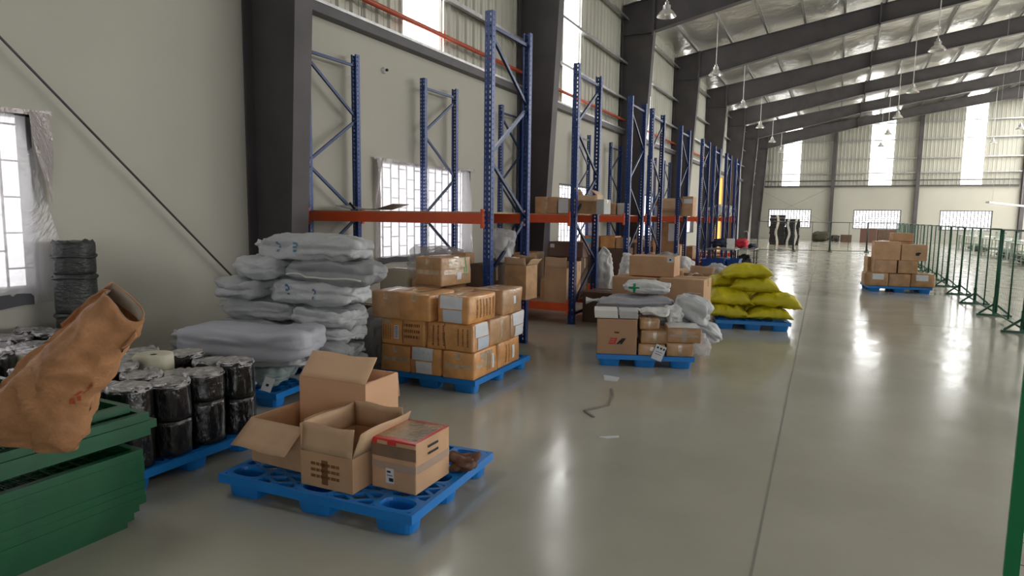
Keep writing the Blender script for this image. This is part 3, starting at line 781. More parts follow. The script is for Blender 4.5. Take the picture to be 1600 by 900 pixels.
# local x of a box turned 90 deg points to +v (away); its 'left' end faces the camera
z0 = ZP
c2('taped carton at the bottom left corner of stack, brown tape patch on end', -.80, .235, z0, HP, tape=('top', 'band'))
c2('bottom-row carton with shiny white label wrapped over its front end', -.48, .235, z0, HP, labels=[('left', -.85, .5, .1, 1, mat('shiny_label_wrap', (.66, .68, .74), .2, .1, coat=1, bump=.8, bscale=25), 'shipping_label'), ('left', -.6, .45, -.9, 0, m_label, 'packing_slip')],
   prints=[('red_edge', m_redtape, [('left', -.97, -.86, .1, .95)])])
c2('taped carton at the bottom front corner of stack nearest the aisle', -.158, .235, z0, HP, tape=('top', 'band', 'end'), labels=[('front', .45, .62, -.6, .5, m_label, 'shipping_label')], prints=[('brown_print', m_brownink, textlines('front', -.1, .35, -.6, .7, 2, rg, True))])
c2('bottom-row carton at the right rear of stack above pallet end', -.158, .73, z0, HP, tape=('top',), labels=[('front', .2, .45, -.55, .5, m_label, 'shipping_label')], prints=[('brown_print', m_brownink, textlines('front', -.5, .0, -.7, .7, 2, rg, True))])
c2('bottom-row carton hidden behind middle of the stack', -.48, .72, z0, HP)
c2('bottom-row carton at the rear left behind the stack', -.80, .72, z0, HP)
z1 = ZP+CH
c2('second-row carton with small barcode label and printed lines, left side', -.715, .16, z1, 0, labels=[('front', -.36, -.14, -.5, .5, m_label, 'shipping_label'), ('front', -.98, -.6, .55, .95, m_tape, 'torn_tape')],
   prints=[('brown_print', m_brownink, textlines('front', -.92, -.5, -.6, .5, 4, rg, True)+textlines('front', .1, .8, -.5, .8, 3, rg)+[('front', .02, .06, -.8, .9)]), ('barcode', m_ink, [('front', -.32, -.18, -.4+i*.11, -.36+i*.11) for i in range(8)])])
c2('second-row orange carton with vertical print and white slip on its right end', -.235, .16, z1, 0, labels=[('right', -.75, .75, .02, 1, m_label, 'shipping_label'), ('right', -.5, .8, -.95, -.04, mat('pale_blue_slip', (.56, .62, .72), .4), 'packing_slip')],
   prints=[('brown_print', m_brownink, textlines('front', -.8, -.1, -.7, .8, 3, rg, True)+[('front', -.2, -.16, -.95, .95)]+textlines('front', .3, .9, -.6, .7, 3, rg, True))])
c2('second-row carton with plain brown side in middle of the right face', -.16, .535, z1, HP, L=.42, m=m_cardbr, tape=('cross',))
c2('second-row carton with pale label on end, right rear corner of stack', -.225, .91, z1, 0, labels=[('right', -.75, .8, .0, 1, m_label, 'shipping_label'), ('right', -.5, .85, -.95, -.06, mat('white_packing_slip', (.66, .68, .72), .4), 'packing_slip')], m=m_cardbr)
c2('second-row carton behind the barcode carton', -.72, .48, z1, 0, m=m_cardbr)
z2 = ZP+2*CH
c2('third-row carton, leftmost, with pale tape on its brown end', -.875, .18, z2, HP+.05, m=m_cardbr, tape=('top', 'end'))
c2('third-row orange carton second from the left with glossy end', -.55, .16, z2, HP+.03, tape=('top', 'end'))
c2('third-row carton with big white label on end, front right of stack', -.175, .22, z2, HP-.04, labels=lab_ends('left'), prints=[('brown_print', m_brownink, textlines('front', -.6, .9, -.6, .7, 6, rg, True))])
c2('third-row carton at right rear with small white sticker on side', -.15, .80, z2, HP-.02, m=m_cardbr, L=.44, labels=[('front', -.1, .14, -.2, .4, m_label, 'sticker')], prints=[('dark_edge', m_brownink, [('front', .22, .25, -.95, .95)])])
c2('third-row carton at the middle rear of stack', -.55, .70, z2, HP, m=m_cardbr, H=.22)
carton('big taped carton with green stripes, alone on top of the taped stack', (-3.50, 5.50, ZP+3*CH), HP-.10, .48, .33, .28, m=m_cardbr, bulge=.014, r=.015, nse=.007, tape=('top', 'end', 'band'),
       labels=[('front', -.05, .25, -.6, -.1, m_label, 'sticker')], prints=[('green_stripe', m_greentape, [('front', .42, .5, -.98, .98), ('front', .58, .66, -.98, .98), ('top', .42, .5, -.98, -.1), ('top', .58, .66, -.98, -.1)])], group=G2)

# ---- grey sacks by the column (P3)
G3 = 'grey sacks piled by the column'
blue_ink = mat('blue_print', (.10, .22, .36), .7)
def bm_(x0, n=3):
    return ('blue_print', blue_ink, [(x0+random.uniform(-.02, .02), x0+.05+random.uniform(0, .02), .3-.3*i, .45-.3*i) for i in range(n)]+[(x0+.05, x0+.08, .1, .35)])
def s3(label, x0, x1, z0, z1, y=4.3, rz=0, W_=.46, m=m_sack, **k):
    q = 1.055
    return sack('cloth_sack', label, ((x0+x1)/2*q, y, z0), rz, (x1-x0)*q*1.02, W_, (z1-z0)*1.08, m, group=G3, **k)
s3('pale grey sack lying on the very top of the pile', -4.36, -3.30, 1.135, 1.355, rz=-.03, ties=(-1,), marks=[bm_(-.42), bm_(-.05)], pinch=.12)
s3('short sack end with tied neck in second layer, left', -4.50, -4.04, .955, 1.165, W_=.7, ties=(-1,))
s3('long darker grey sack with white hem in second layer, right', -4.03, -3.18, .945, 1.16, rz=.04, m=m_sackdk, seam=True, pinch=.1)
s3('small sack end with tied neck in third layer, far left', -4.74, -4.24, .775, .965, W_=.7, ties=(-1,))
s3('plump pale sack with blue print in third layer, right', -4.24, -3.34, .75, .975, rz=-.03, marks=[bm_(-.35), bm_(.25)], pinch=.1)
s3('fourth-layer sack with knotted left end sticking out toward wall', -4.82, -3.98, .58, .775, ties=(-1,), pinch=.12)
s3('fourth-layer sack at the right against brown cartons', -3.99, -3.40, .57, .76, pinch=.15)
s3('fifth-layer sack with tied right end above the big front sack', -4.82, -4.0, .43, .60, ties=(1,), pinch=.12, y=4.32)
s3('fifth-layer sack at the right with creased edge', -4.0, -3.42, .44, .60, pinch=.1)
s3('dark flattened sack low on right side of pile', -3.92, -3.42, .30, .45, m=m_sackdk, y=4.28, pinch=.2)
s3('lowest dark sack sagging over the right pallet edge', -4.0, -3.45, .127, .31, m=m_sackdk, y=4.40, pinch=.1)
s3('sack at the bottom layer of pile on left', -4.9, -4.0, .127, .28, y=4.36)
s3('sack second from bottom in the left of pile', -4.9, -4.02, .27, .43, y=4.34)
sack('cloth_sack', 'big smooth lilac-grey sack in front, left of the pile', (-4.12, 3.66, .42), R(17), 1.12, .52, .24, mat('lilac_grey_sack', (.50, .51, .58), .55, noise_amt=.08, scale=3, bump=.35, bscale=8), n=6, wr=.014, group=G3, pinch=.05, ties=(-1,), tm=m_sack)
sack('cloth_sack', 'end of a grey sack sticking out right of the big lilac sack', (-3.70, 3.98, .34), R(15), .5, .3, .17, m_sackdk, group=G3, pinch=.3)
sack('cloth_sack', 'small pale green-grey sack with paper tag resting on the pallet front', (-4.22, 3.84, ZP), R(10), .55, .40, .20, mat('green_grey_sack', (.34, .42, .42), .6, noise_amt=.15, bump=.5, bscale=14), group=G3, pinch=.1, ties=(1,), tm=m_sackwh, marks=[bm_(.1)])
sack('cloth_sack', 'sack end with knot peeking out left of big lilac sack', (-4.72, 3.62, .30), R(10), .4, .3, .22, mat('moss_grey_sack', (.25, .28, .24), .6, noise_amt=.2, bump=.5, bscale=14), group=G3)
sack('cloth_sack', 'hidden sack beneath the big lilac sack', (-4.5, 3.72, ZP), R(10), .8, .40, .19, m_sack, group=G3)
sack('cloth_sack', 'sack squeezed between big lilac sack and pallet', (-4.15, 3.8, .315), R(10), .9, .40, .12, m_sack, group=G3)
sack('cloth_sack', 'dark sack on floor wedged between grey sack pile and taped cartons', (-3.98, 5.15, 0), 0, .32, .7, .62, m_sackdk, n=3)
t = thing('paper_tag', 'white paper tag hanging from the small pale sack', 'tag', (-3.93, 3.64, .235), R(15)); t.rotation_euler = (R(-12), R(18), R(25))
MB().box(-.04, .04, -.001, .001, -.09, .02).build('card', m_label, t); MB().box(-.012, .01, -.0022, -.001, -.05, -.03).build('print', m_ink, t)

# ---- rolls
def roll_column(x, y, rad, z0, hs, m, label, group, topm=None, lean=0):
    t = thing('wrapped_roll', label, 'roll', (x, y, z0), random.uniform(0, 6), group)
    z = 0; sd = SEED[0] = SEED[0]+1
    for h in hs:
        fn = lambda p, a, z=z: Vector((p.x, p.y, p.z))*1+Vector((cos(a), sin(a), 0))*(.006*nz((a*2, 0, p.z*4), 1.5, sd)+.004*sin(a*7+sd))
        n = 8
        prof = [(0, z), (rad-.012, z)]+[(rad*(1-.012*(1 if i in (0, n) else 0)), z+.004+(h-.008)*i/n) for i in range(n+1)]+[(rad-.014, z+h), (.02, z+h-.006)]
        MB().lathe(prof, 30, fn=fn).build('roll', m, t)
        z += h
    if topm:
        def ft(u, v):
            a = 2*pi*u; r_ = rad*1.02*v; k = nz((cos(a)*r_*18, sin(a)*r_*18, 0), 1, sd)
            dz = .012*abs(k)+.004
            if v > .95: dz -= .02
            return (r_*cos(a), r_*sin(a), z+dz+(.012 if (v > .8 and k > .25) else 0))
        MB().grid(ft, 36, 10).build('film_top', topm, t, weld=True)
    return t
GR = 'film wrapped rolls on pallet'
RAD = .118
cols = [-3.46, -3.70, -3.94, -4.18, -4.42]
rows = [2.21, 2.45, 2.69, 2.93]
cl = ['first', 'second', 'third', 'fourth', 'fifth']; rl = ['nearest', 'second', 'third', 'farthest']
for i, x in enumerate(cols):
    for j, y in enumerate(rows):
        cream = (i, j) in ((3, 0), (3, 1), (2, 2), (4, 2), (4, 3), (4, 1))
        h = .455+random.uniform(-.03, .02)-(.03 if i == 1 else 0)
        if (i, j) == (0, 0): h = .455
        if (i, j) == (2, 2): h = .50
        if (i, j) == (3, 3): h = .40
        hs = [h*.5, h*.5] if (i+j) % 2 else [h*.62, h*.38]
        m = m_cream if cream else m_blackfilm
        nm = '%s wrapped roll column, %s from the aisle, %s of its line' % ('cream' if cream else 'black', cl[i], rl[j])
        roll_column(x+random.uniform(-.004, .004), y+random.uniform(-.004, .004), RAD-.002, ZP, hs, m, nm, GR, None if (cream and (i, j) != (4, 3)) else m_clearwrap)
k = 0
for i, x in enumerate([-4.86, -5.11, -5.36, -5.61, -5.86]):
    for j, y in enumerate([2.21, 2.46, 2.71, 2.95]):
        k += 1; cream = (i*3+j*5) % 4 in (1, 2)
        h = .47+random.uniform(-.05, .03)
        roll_column(x, y, .118, ZP, [h*.5, h*.5], m_cream if cream else m_blackfilm, '%s roll column on the wall-side pallet, %s from wall, %s of its line' % ('cream' if cream else 'dark', cl[4-i], rl[j]), 'rolls on the wall-side pallet', m_clearwrap)
t = roll_column(-5.80, 3.29, .155, 0, [.34, .34, .33, .27], m_greyfilm, 'tall dark grey wrapped roll stack standing against wall right of window', None, m_greyfilm)
mb = MB()
for z in (.33, .66, .98, 1.16):
    MB().tube([(cos(a)*.162, sin(a)*.162, z+.006*sin(3*a)) for a in [2*pi*q/24 for q in range(25)]], .012, 6, caps=False).build('film_fold', m_greyfilm, t)
MB().tube([(-.15, -.10, .52), (-.17, -.12, .6), (-.165, -.13, .35), (-.16, -.14, .2)], .008, 6).build('white_strap', m_strip, t)

# ---- green fence panels lying flat
def fpanel(Lx, Ly):
    t = thing('fence_section', '', 'fence panel', (0, 0, 0))
    mb = MB(); a, b = Lx/2, Ly/2; s = .034; h = .0388
    mb.box(-a, a, -b, -b+s, 0, h); mb.box(-a, a, b-s, b, 0, h); mb.box(-a, -a+s, -b+s, b-s, 0, h); mb.box(a-s, a, -b+s, b-s, 0, h)
    mb.box(-a+s, a-s, -.015, .015, 0.003, h-.004)
    mb.build('frame', m_green, t)
    mb = MB(); x = -a+.06
    while x < a-.03: mb.box(x-.0015, x+.0015, -b+s, b-s, .010, .013); x += .06
    y = -b+.06
    while y < b-.03: mb.box(-a+s, a-s, y-.0015, y+.0015, .013, .016); y += .06
    mb.build('wire_mesh', m_green, t)
    return t
FP = fpanel(1.41, 1.8)
cx0, cy0 = -2.975-.705, 1.955-.9
GF = 'green mesh fence panels stacked flat'
first = True
for i in range(10):
    dx, dy = random.uniform(-.002, .002), random.uniform(-.002, .002)
    if i < 3: dx -= .03*(3-i)*.6; dy -= .02*(3-i)
    loc = (cx0+dx, cy0+dy, .0395*i)
    lb = 'green mesh fence panel lying flat in the lower pile, %s from the floor' % ['first', 'second', 'third', 'fourth', 'fifth', 'sixth', 'seventh', 'eighth', 'ninth', 'tenth'][i]
    if i == 9: lb = 'uppermost green fence panel of the lower pile, just under the dark gap'; dx = 0
    if first: FP.location = loc; FP['label'] = lb; FP['group'] = GF; first = False
    else: dup(FP, loc, random.uniform(-.003, .003), lb, GF)
zt = .0395*10
for j, yy in enumerate((.3, 1.0)):
    tag(MB().box(cx0-.6, cx0+.45, yy-.03, yy+.03, zt+.001, zt+.062).build('spacer_batten', m_carddk), ['timber batten in the dark gap under upper pile, nearer end', 'timber batten in the dark gap under upper pile, farther end'][j], 'batten')
for i in range(4):
    dx = [.02, .04, .03, .02][i]; dy = [.03, .05, .02, -.01][i]
    if i == 3: dx = -.04; dy = -.03
    lb = ['lowest green fence panel of the upper pile over the gap', 'green fence panel of upper pile poking out farthest', 'green fence panel directly under the topmost one', 'topmost green fence panel with mesh, carrying the brown paper bag'][i]
    dup(FP, (cx0+dx, cy0+dy, zt+.063+.0395*i), 0, lb, GF)
ztop = zt+.063+.0395*4-.0005

# ---- brown paper bag on the panels
def paper_bag():
    t = thing('paper_bag', 'large crumpled brown kraft paper bag leaning open on green panels', 'bag', (-2.96, 1.43, ztop-.02))
    Lp = [(-3.55, .60), (-3.48, .66), (-3.25, .74), (-3.03, .84), (-2.84, .96), (-2.62, 1.09), (-2.48, 1.195), (-2.335, 1.285)]
    Rp = [(-2.62, .60), (-2.545, .68), (-2.52, .76), (-2.46, .86), (-2.385, .93), (-2.29, 1.02), (-2.19, 1.10), (-2.14, 1.18)]
    dep = [.10, .13, .13, .12, .11, .10, .08, .05]
    n = len(Lp); NU = 56; NV = 42
    def lerp(arr, s):
        s = max(0, min(n-1.0001, s*(n-1))); i = int(s); f = s-i
        a, b = arr[i], arr[i+1]
        return tuple(p*(1-f)+q*f for p, q in zip(a, b)) if isinstance(a, tuple) else a*(1-f)+b*f
    def fn(u, v, inset=0):
        l = lerp(Lp, v); r = lerp(Rp, v); d = lerp(dep, v)-inset
        a = 2*pi*u; ca, sa = cos(a), sin(a)
        k = (abs(ca)**2.4+abs(sa)**2.4)**(-1/2.4)
        cxm = ((l[0]+r[0])/2, (l[1]+r[1])/2); hx = ((r[0]-l[0])/2, (r[1]-l[1])/2)
        m_ = 1-inset*3
        x = cxm[0]+hx[0]*ca*k*m_; z = cxm[1]+hx[1]*ca*k*m_; y = sa*k*d
        # ridge fold along the front
        uc = .80+.03*sin(v*4); rp = (u-uc+.20)/.20 if u <= uc else max(0, 1-(u-uc)/.03)
        y -= .065*max(0, rp)**1.5*min(1, v*2.2)*min(1, (1.02-v)*4)*(1 if u > uc-.20 else 0)
        fr2 = math.exp(-((u-.62)/.05)**2); y += .05*fr2
        c = nz((x*3, y*4, z*3), 1.2, 5)*.055-abs(nz((x*6+z*3, y*8, z*6), 1, 8))*.07-abs(nz((x*15, y*15, z*19), 1, 3))*.028
        k2 = min(1, max(0, (1-v)/.25))*.85+.15; c *= k2*.8
        y += (c if sa > 0 else -c); x += nz((x*6, z*6, y*6), 1, 2)*.018*k2; z += nz((x*6+4, z*6, y*6), 1, 2)*.015
        if v > .93: z += .012*sin(u*19)*(v-.93)/.07; x += .012*cos(u*25)*(v-.93)/.07
        z = max(z, ztop+.002)
        return (x+2.95, y, z-ztop+.02)
    MB().grid(fn, NU, NV).build('bag_body', m_kraft, t, weld=True, solid=.003)
    mb = MB(); mb.grid(lambda u, v: Vector(fn(u, .925+.075*v, .006)), NU, 2); mb.build('white_lining', mat('white_paper_lining', (.68, .60, .50), .7, noise_amt=.3, scale=9), t, weld=True)
    mb = MB()
    for (u0, u1, v0, v1) in [(.93, .95, .50, .54), (.955, .97, .52, .56), (.925, .94, .44, .48), (.95, .965, .46, .50), (.92, .935, .38, .42), (.945, .96, .40, .44)]:
        mb.grid(lambda a, b: Vector(fn(u0+(u1-u0)*a, v0+(v1-v0)*b))+Vector((.002, -.005, 0)), 4, 4)
    mb.build('red_print', mat('faded_red_print', (.50, .10, .04), .7), t)
paper_bag()

# ================================================================== RACKS
UPH = 3.664
def upright_mesh(s):      # C section, perforated face towards -y (s=1) or +y (s=-1)
    mb = MB(); w_, d = .09, .07; th = .003; H = UPH
    hw = w_/2
    xsn = [(-hw, -.030), (-.016, .016), (.030, hw)]
    for a, b in xsn: mb.box(a, b, min(-s*d/2, -s*(d/2-th)), max(-s*d/2, -s*(d/2-th)), 0, H)
    z = 0
    while z < H-.01:
        for a, b in ((-.030, -.016), (.016, .030)): mb.box(a, b, min(-s*d/2, -s*(d/2-th)), max(-s*d/2, -s*(d/2-th)), z, min(z+.026, H))
        z += .056
    for a in (-hw, hw-th):
        # side webs, perforated with small slots
        y0_, y1_ = sorted((-s*(d/2-th), s*d/2)); mb.box(a, a+th, y0_, y0_+.02, 0, H); mb.box(a, a+th, y0_+.032, y1_, 0, H)
        z = 0
        while z < H-.01: mb.box(a, a+th, y0_+.02, y0_+.032, z, min(z+.036, H)); z += .056
    for a, b in ((-hw, -.022), (.022, hw)):
        y0_, y1_ = sorted((s*d/2, s*(d/2-th))); mb.box(a, b, y0_, y1_, 0, H)
    mb.box(-.06, .06, -.05, .05, 0, .006)
    return mb
ME = {}
def getpart(key, builder, m):
    if key not in ME:
        o = builder().build(key[0], m); me = o.data; bpy.data.objects.remove(o); ME[key] = me
    return ME[key]
def put(name, me, parent, loc):
    o = bpy.data.objects.new(name, me); C.objects.link(o); o.parent = parent; o.location = loc; return o
XA, XB_ = -3.37, -5.93
def rack(label, y0, y1, zigzag=1, beams=((1.57, 1), (.30, 1)), deck=True, front_only=False, rungs=True):
    t = thing('pallet_rack', label, 'rack', (0, (y0+y1)/2, 0), 0, 'blue and orange pallet racks along the left wall')
    hy = (y1-y0)/2
    for xi, x in enumerate((XA, XB_)):
        put('upright', getpart(('upright', 1), lambda: upright_mesh(1), m_blue), t, (x, -hy, 0))
        put('upright', getpart(('upright', -1), lambda: upright_mesh(-1), m_blue), t, (x, hy, 0))
        a, b = -hy+.02, hy-.02
        lv = [.25, .9, 1.55, 2.2, 2.85, 3.5]
        g = (zigzag > 0)
        for i in range(len(lv)-1):
            ya, yb = (a, b) if (i % 2 == 0) == g else (b, a)
            MB().bar((x, ya, lv[i]), (x, yb, lv[i+1]-.06), .035, .028, up=(1, 0, 0)).build('diagonal_brace', m_brace, t)
        for z in (.14, 3.52): MB().bar((x, a, z), (x, b, z), .035, .035, up=(0, 0, 1)).build('horizontal_brace', m_brace, t)
    for (z, dk) in beams:
        for s in ((-1,) if front_only else (-1, 1)):
            mb = MB(); yb = s*(hy+.035)
            y0_, y1_ = sorted((yb, yb+s*.042))
            mb.box(XB_+.05, XA-.05, y0_, y1_, z-.115, z-.012); mb.box(XB_+.05, XA-.05, sorted((yb-s*.0, yb+s*.03))[0], sorted((yb, yb+s*.03))[1], z-.012, z)
            mb.box(XB_+.05, XA-.05, *sorted((yb+s*.042, yb+s*.046)), z-.075, z-.045)
            be = mb.build('beam', m_orange, t)
            for xx in (XA, XB_):
                mb = MB(); k = -1 if xx == XA else 1
                x0_, x1_ = sorted((xx+k*.03, xx+k*.056)); mb.box(x0_, x1_, *sorted((yb-s*.0, yb+s*.048)), z-.16, z+.045)
                mb.build('beam_connector', m_orange, be)
        if dk:
            mb = MB()
            for i in range(4):
                xa = XB_+.07+i*(abs(XB_-XA)-.14)/4; mb.box(xa+.002, xa+(abs(XB_-XA)-.14)/4-.002, -hy-.01, hy+.01, z+.0005, z+.016)
            mb.build('deck_board', m_deckbrd, t)
    return t
RK = [(6.20, 7.12), (8.74, 9.68), (11.38, 12.28), (12.86, 13.75), (15.46, 16.37), (18.19, 19.15), (20.1, 21.0), (22.4, 23.3), (24.6, 25.5)]
rl2 = ['nearest blue rack of the row, empty orange shelf in front of barred window', 'second rack from camera with cartons on orange shelf', 'third rack from camera, dark posts just behind the second', 'fourth rack, back to back with the third', 'fifth rack, with a big open carton on its shelf', 'sixth rack in the row along left wall', 'seventh rack in the row', 'eighth rack, next to last of the row', 'farthest blue rack before yellow doorway']
for i, (a, b) in enumerate(RK):
    rack(rl2[i], a, b, zigzag=-1 if i % 2 == 0 else 1, beams=((1.57, 1), (.30, 1)) if i not in (4,) else ((1.57, 1), (.30, 1)))

# things on the shelves ------------------------------------------------
ZS = 1.587; ZL = .317
def cb(label, x0, x1, y0, y1, z0, z1, m=None, rz=0, **k):
    return carton(label, ((x0+x1)/2, (y0+y1)/2, z0), rz, x1-x0, y1-y0, z1-z0, m=m, **k)
t = thing('grey_tray', 'flat grey metal tray lying on the nearest orange shelf', 'tray', (-5.42, 6.62, ZS), .05)
mb = MB(); mb.prism([(-.43, 0, .06), (-.2, 0, .015), (.2, 0, .015), (.46, 0, .085), (.455, 0, .092), (.19, 0, .024), (-.2, 0, .024), (-.43, 0, .068)], (0, .36, 0)); mb.build('pan', m_galv, t)
MB().bar((-.12, -.01, .02), (-.2, -.01, .1), .03, .01, up=(0, 1, 0)).build('handle', m_black, t)
lab1 = [('front', .55, .95, -.2, .6, m_label, 'sticker')]
cb('brown taped carton at left on the second rack shelf', -4.02, -3.67, 8.83, 9.25, ZS, 1.83, m_cardbr, tape=('cross', 'top'))
cb('pale-fronted carton beside the brown one on second rack shelf', -3.64, -3.44, 8.80, 9.2, ZS, 1.81, m_cardbr, labels=[('front', -.95, .6, -.9, .9, m_label, 'white_panel')])
open_box('half-open brown carton at the aisle end of second rack shelf', (-3.30, 9.22, ZS), .1, .30, .40, .27, {'left': (30, .12), 'right': (-50, .12), 'front': (150, .1)}, m=m_cardbr)
cb('white-sided box at aisle end of second rack shelf', -3.13, -3.01, 9.0, 9.3, ZS, 1.80, mat('white_carton', (.5, .5, .48), .7))
cb('small dark carton with blue label on the third rack shelf', -3.90, -3.62, 11.45, 11.8, ZS, 1.80, m_cardbr, labels=[('front', -.2, .5, -.6, .1, mat('blue_sticker', (.1, .45, .6), .5), 'blue_label')])
cb('white-sided carton on the third rack shelf near the aisle', -3.60, -3.46, 11.5, 11.8, ZS, 1.80, mat('pale_carton', (.5, .47, .42), .7))
open_box('big open carton on the fifth rack shelf', (-3.62, 15.85, ZS), 0, .50, .5, .42, {'front': (168, .3), 'left': (150, .2)}, m=m_card)
cb('tall carton with white label on fifth rack shelf, aisle end', -3.30, -3.05, 15.6, 16.0, ZS, 2.05, m_card, labels=[('front', -.7, .9, .3, .75, m_label, 'sticker')])
sack('plastic_bag', 'white plastic bag heap on the farthest rack shelf', (-3.8, 24.9, ZS), 0, .8, .5, .45, m_plastic, wr=.05, res=12, cat='bag')
sack('plastic_bag', 'grey plastic bag on the eighth rack shelf', (-3.9, 22.8, ZS), 0, .7, .5, .35, m_sackdk, wr=.05, res=12, cat='bag')

# nearest rack, lower level
open_box('brown open carton with crumpled flaps on lower level of nearest rack', (-3.17, 6.62, .62), 0, .26, .3, .38, {'front': (20, .09), 'back': (-20, .1), 'left': (-35, .1), 'right': (40, .09)}, m=m_cardbr)
cb('tan carton under the crumpled open one at aisle end of nearest rack', -3.34, -2.98, 6.42, 6.85, .0, .615, m_card) if False else None
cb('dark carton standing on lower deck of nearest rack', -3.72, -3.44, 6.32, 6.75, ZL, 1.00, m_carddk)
cb('upright orange-brown carton flap box left of front post', -3.93, -3.74, 6.35, 6.55, ZL, 1.12, m_cardor)
t = roll_column(-3.63, 6.93, .125, ZL, [.36, .36], m_carddk, 'brown roll in clear wrap standing inside nearest rack', None)
t2 = sack('plastic_wrap_bundle', 'clear plastic bag bundle topping the wrapped brown roll', (-3.42, 6.66, 1.003), 0, .28, .26, .40, m_clear, wr=.04, n=2.6, res=18, cat='bag')
MB().lathe([(.075, .02), (.08, .16), (.05, .2), (.05, .3), (.0, .31)], 18).build('white_core', m_white, t2)
cb('carton supporting the clear plastic bundle on nearest rack', -3.42+.0, -3.42+.0001, 6.6, 6.61, .9, .91) if False else None
cb('brown carton below the clear plastic bundle', -3.435, -3.30, 6.45, 6.80, ZL, .62, m_cardbr)
cb('wide pale carton at the middle of nearest rack lower level', -4.95, -4.55, 6.35, 6.9, ZL, .88, mat('cream_carton', (.60, .54, .42), .7))
sack('plastic_bag', 'clear crumpled plastic bag pile behind the taped cartons', (-4.30, 6.66, .80), 0, .85, .55, .38, m_clear, wr=.06, n=2.4, cat='bag')
cb('low carton under the crumpled clear bags in nearest rack', -4.52, -3.95, 6.4, 6.95, ZL, .79, m_card)
sack('plastic_bag', 'pinkish clear bag hanging left of the top taped carton', (-4.62, 6.3, .89), 0, .3, .24, .26, m_clear, wr=.05, n=2.4, cat='bag') if False else None
cb('dark narrow beam-like offcut lying on nearest rack deck', -5.5, -5.0, 6.3, 6.5, ZL, .42, m_carddk)

# second rack, lower level
open_box('tall narrow open carton at the front of second rack lower deck', (-3.66, 8.98, ZL), 0, .37, .34, .50, {'front': (3, .0), 'back': (0, .15), 'left': (0, .10)}, m=m_card) if False else None
t = open_box('tall narrow carton standing at aisle end of second rack deck', (-3.65, 8.93, ZL), .0, .35, .30, .48, {'front': (-2, .155)}, m=m_card)
t = thing('cardboard_sheet', 'L-shaped cardboard piece lying beside the tall narrow carton', 'cardboard', (-4.06, 8.80, ZL))
MB().box(-.22, .2, -.06, .34, 0, .008).build('base_panel', m_card, t); MB().box(.12, .2, .1, .14, .009, .3).box(-.02, .0, .1, .14, .009, .3).build('standing_panel', m_card, t)
cb('brown carton with white sheet behind the L-shaped cardboard', -4.42, -4.15, 8.95, 9.5, ZL, .99, m_cardbr, labels=[('front', -.2, .8, -.9, -.1, m_label, 'white_sheet')])
cb('dark flat carton low at back of second rack', -4.0, -3.45, 9.3, 9.62, ZL, .93, m_carddk)
cb('dark brown carton with small white sticker atop the second rack load', -3.98, -3.42, 9.28, 9.62, .933, 1.16, mat('mid_brown_carton', (.17, .10, .075), .75), labels=[('front', -.9, -.65, .2, .7, m_label, 'sticker')])
cb('tan carton with a grey sheet by the aisle post of second rack', -3.60, -3.44, 9.1, 9.28, ZL, .88, m_card, labels=[('front', -.95, -.5, -.6, .5, m_label, 'white_sheet')])
cb('large dark brown carton standing on floor beside second rack', -3.30, -2.80, 9.0, 9.58, 0, .45, m_carddk)
sack('white_bag', 'white plastic sack standing between second and third racks, left one', (-3.30, 9.98, .0), .2, .30, .30, 1.05, m_sackwh, wr=.03, n=2.6, cat='bag')
sack('white_bag', 'white plastic sack standing between second and third racks, right one', (-3.10, 10.3, .0), .5, .30, .30, .98, m_sackwh, wr=.03, n=2.6, cat='bag', ry=.12)
# third rack load
cb('orange carton with blue round sticker stacked in third rack', -4.30, -3.92, 11.5, 11.9, .98, 1.19, m_cardor, labels=[('front', -.4, .2, -.4, .6, mat('round_blue_sticker', (.08, .4, .65), .5), 'blue_sticker')])
cb('orange printed carton beside the blue-stickered one', -3.90, -3.62, 11.5, 11.9, .98, 1.20, m_cardor)
cb('brown carton at right end of third rack load', -3.60, -3.44, 11.5, 11.9, .98, 1.18, m_cardbr)
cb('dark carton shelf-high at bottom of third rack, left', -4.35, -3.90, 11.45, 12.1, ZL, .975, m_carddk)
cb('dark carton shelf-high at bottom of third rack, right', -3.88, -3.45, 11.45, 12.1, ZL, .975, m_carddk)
# dense clutter in fourth to sixth racks
rgc = random.Random(11)
words = ['fourth', 'fifth', 'sixth', 'seventh']
for ri, (a, b) in enumerate(RK[3:7]):
    x = -5.7; n = 0
    while x < -3.8:
        w_ = rgc.uniform(.3, .5); h = rgc.uniform(.35, .75)
        if x+w_ > (-3.86 if ri == 1 else -3.45): break
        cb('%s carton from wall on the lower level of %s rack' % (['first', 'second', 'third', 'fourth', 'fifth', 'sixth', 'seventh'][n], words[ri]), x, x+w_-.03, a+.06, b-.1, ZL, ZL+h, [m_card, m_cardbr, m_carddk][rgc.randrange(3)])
        x += w_; n += 1
cb('big tall carton with white sheet standing in the fifth rack', -3.84, -3.46, 15.75, 16.2, ZL, 1.44, m_cardbr, labels=[('front', .1, .9, .2, .95, m_label, 'white_sheet')])
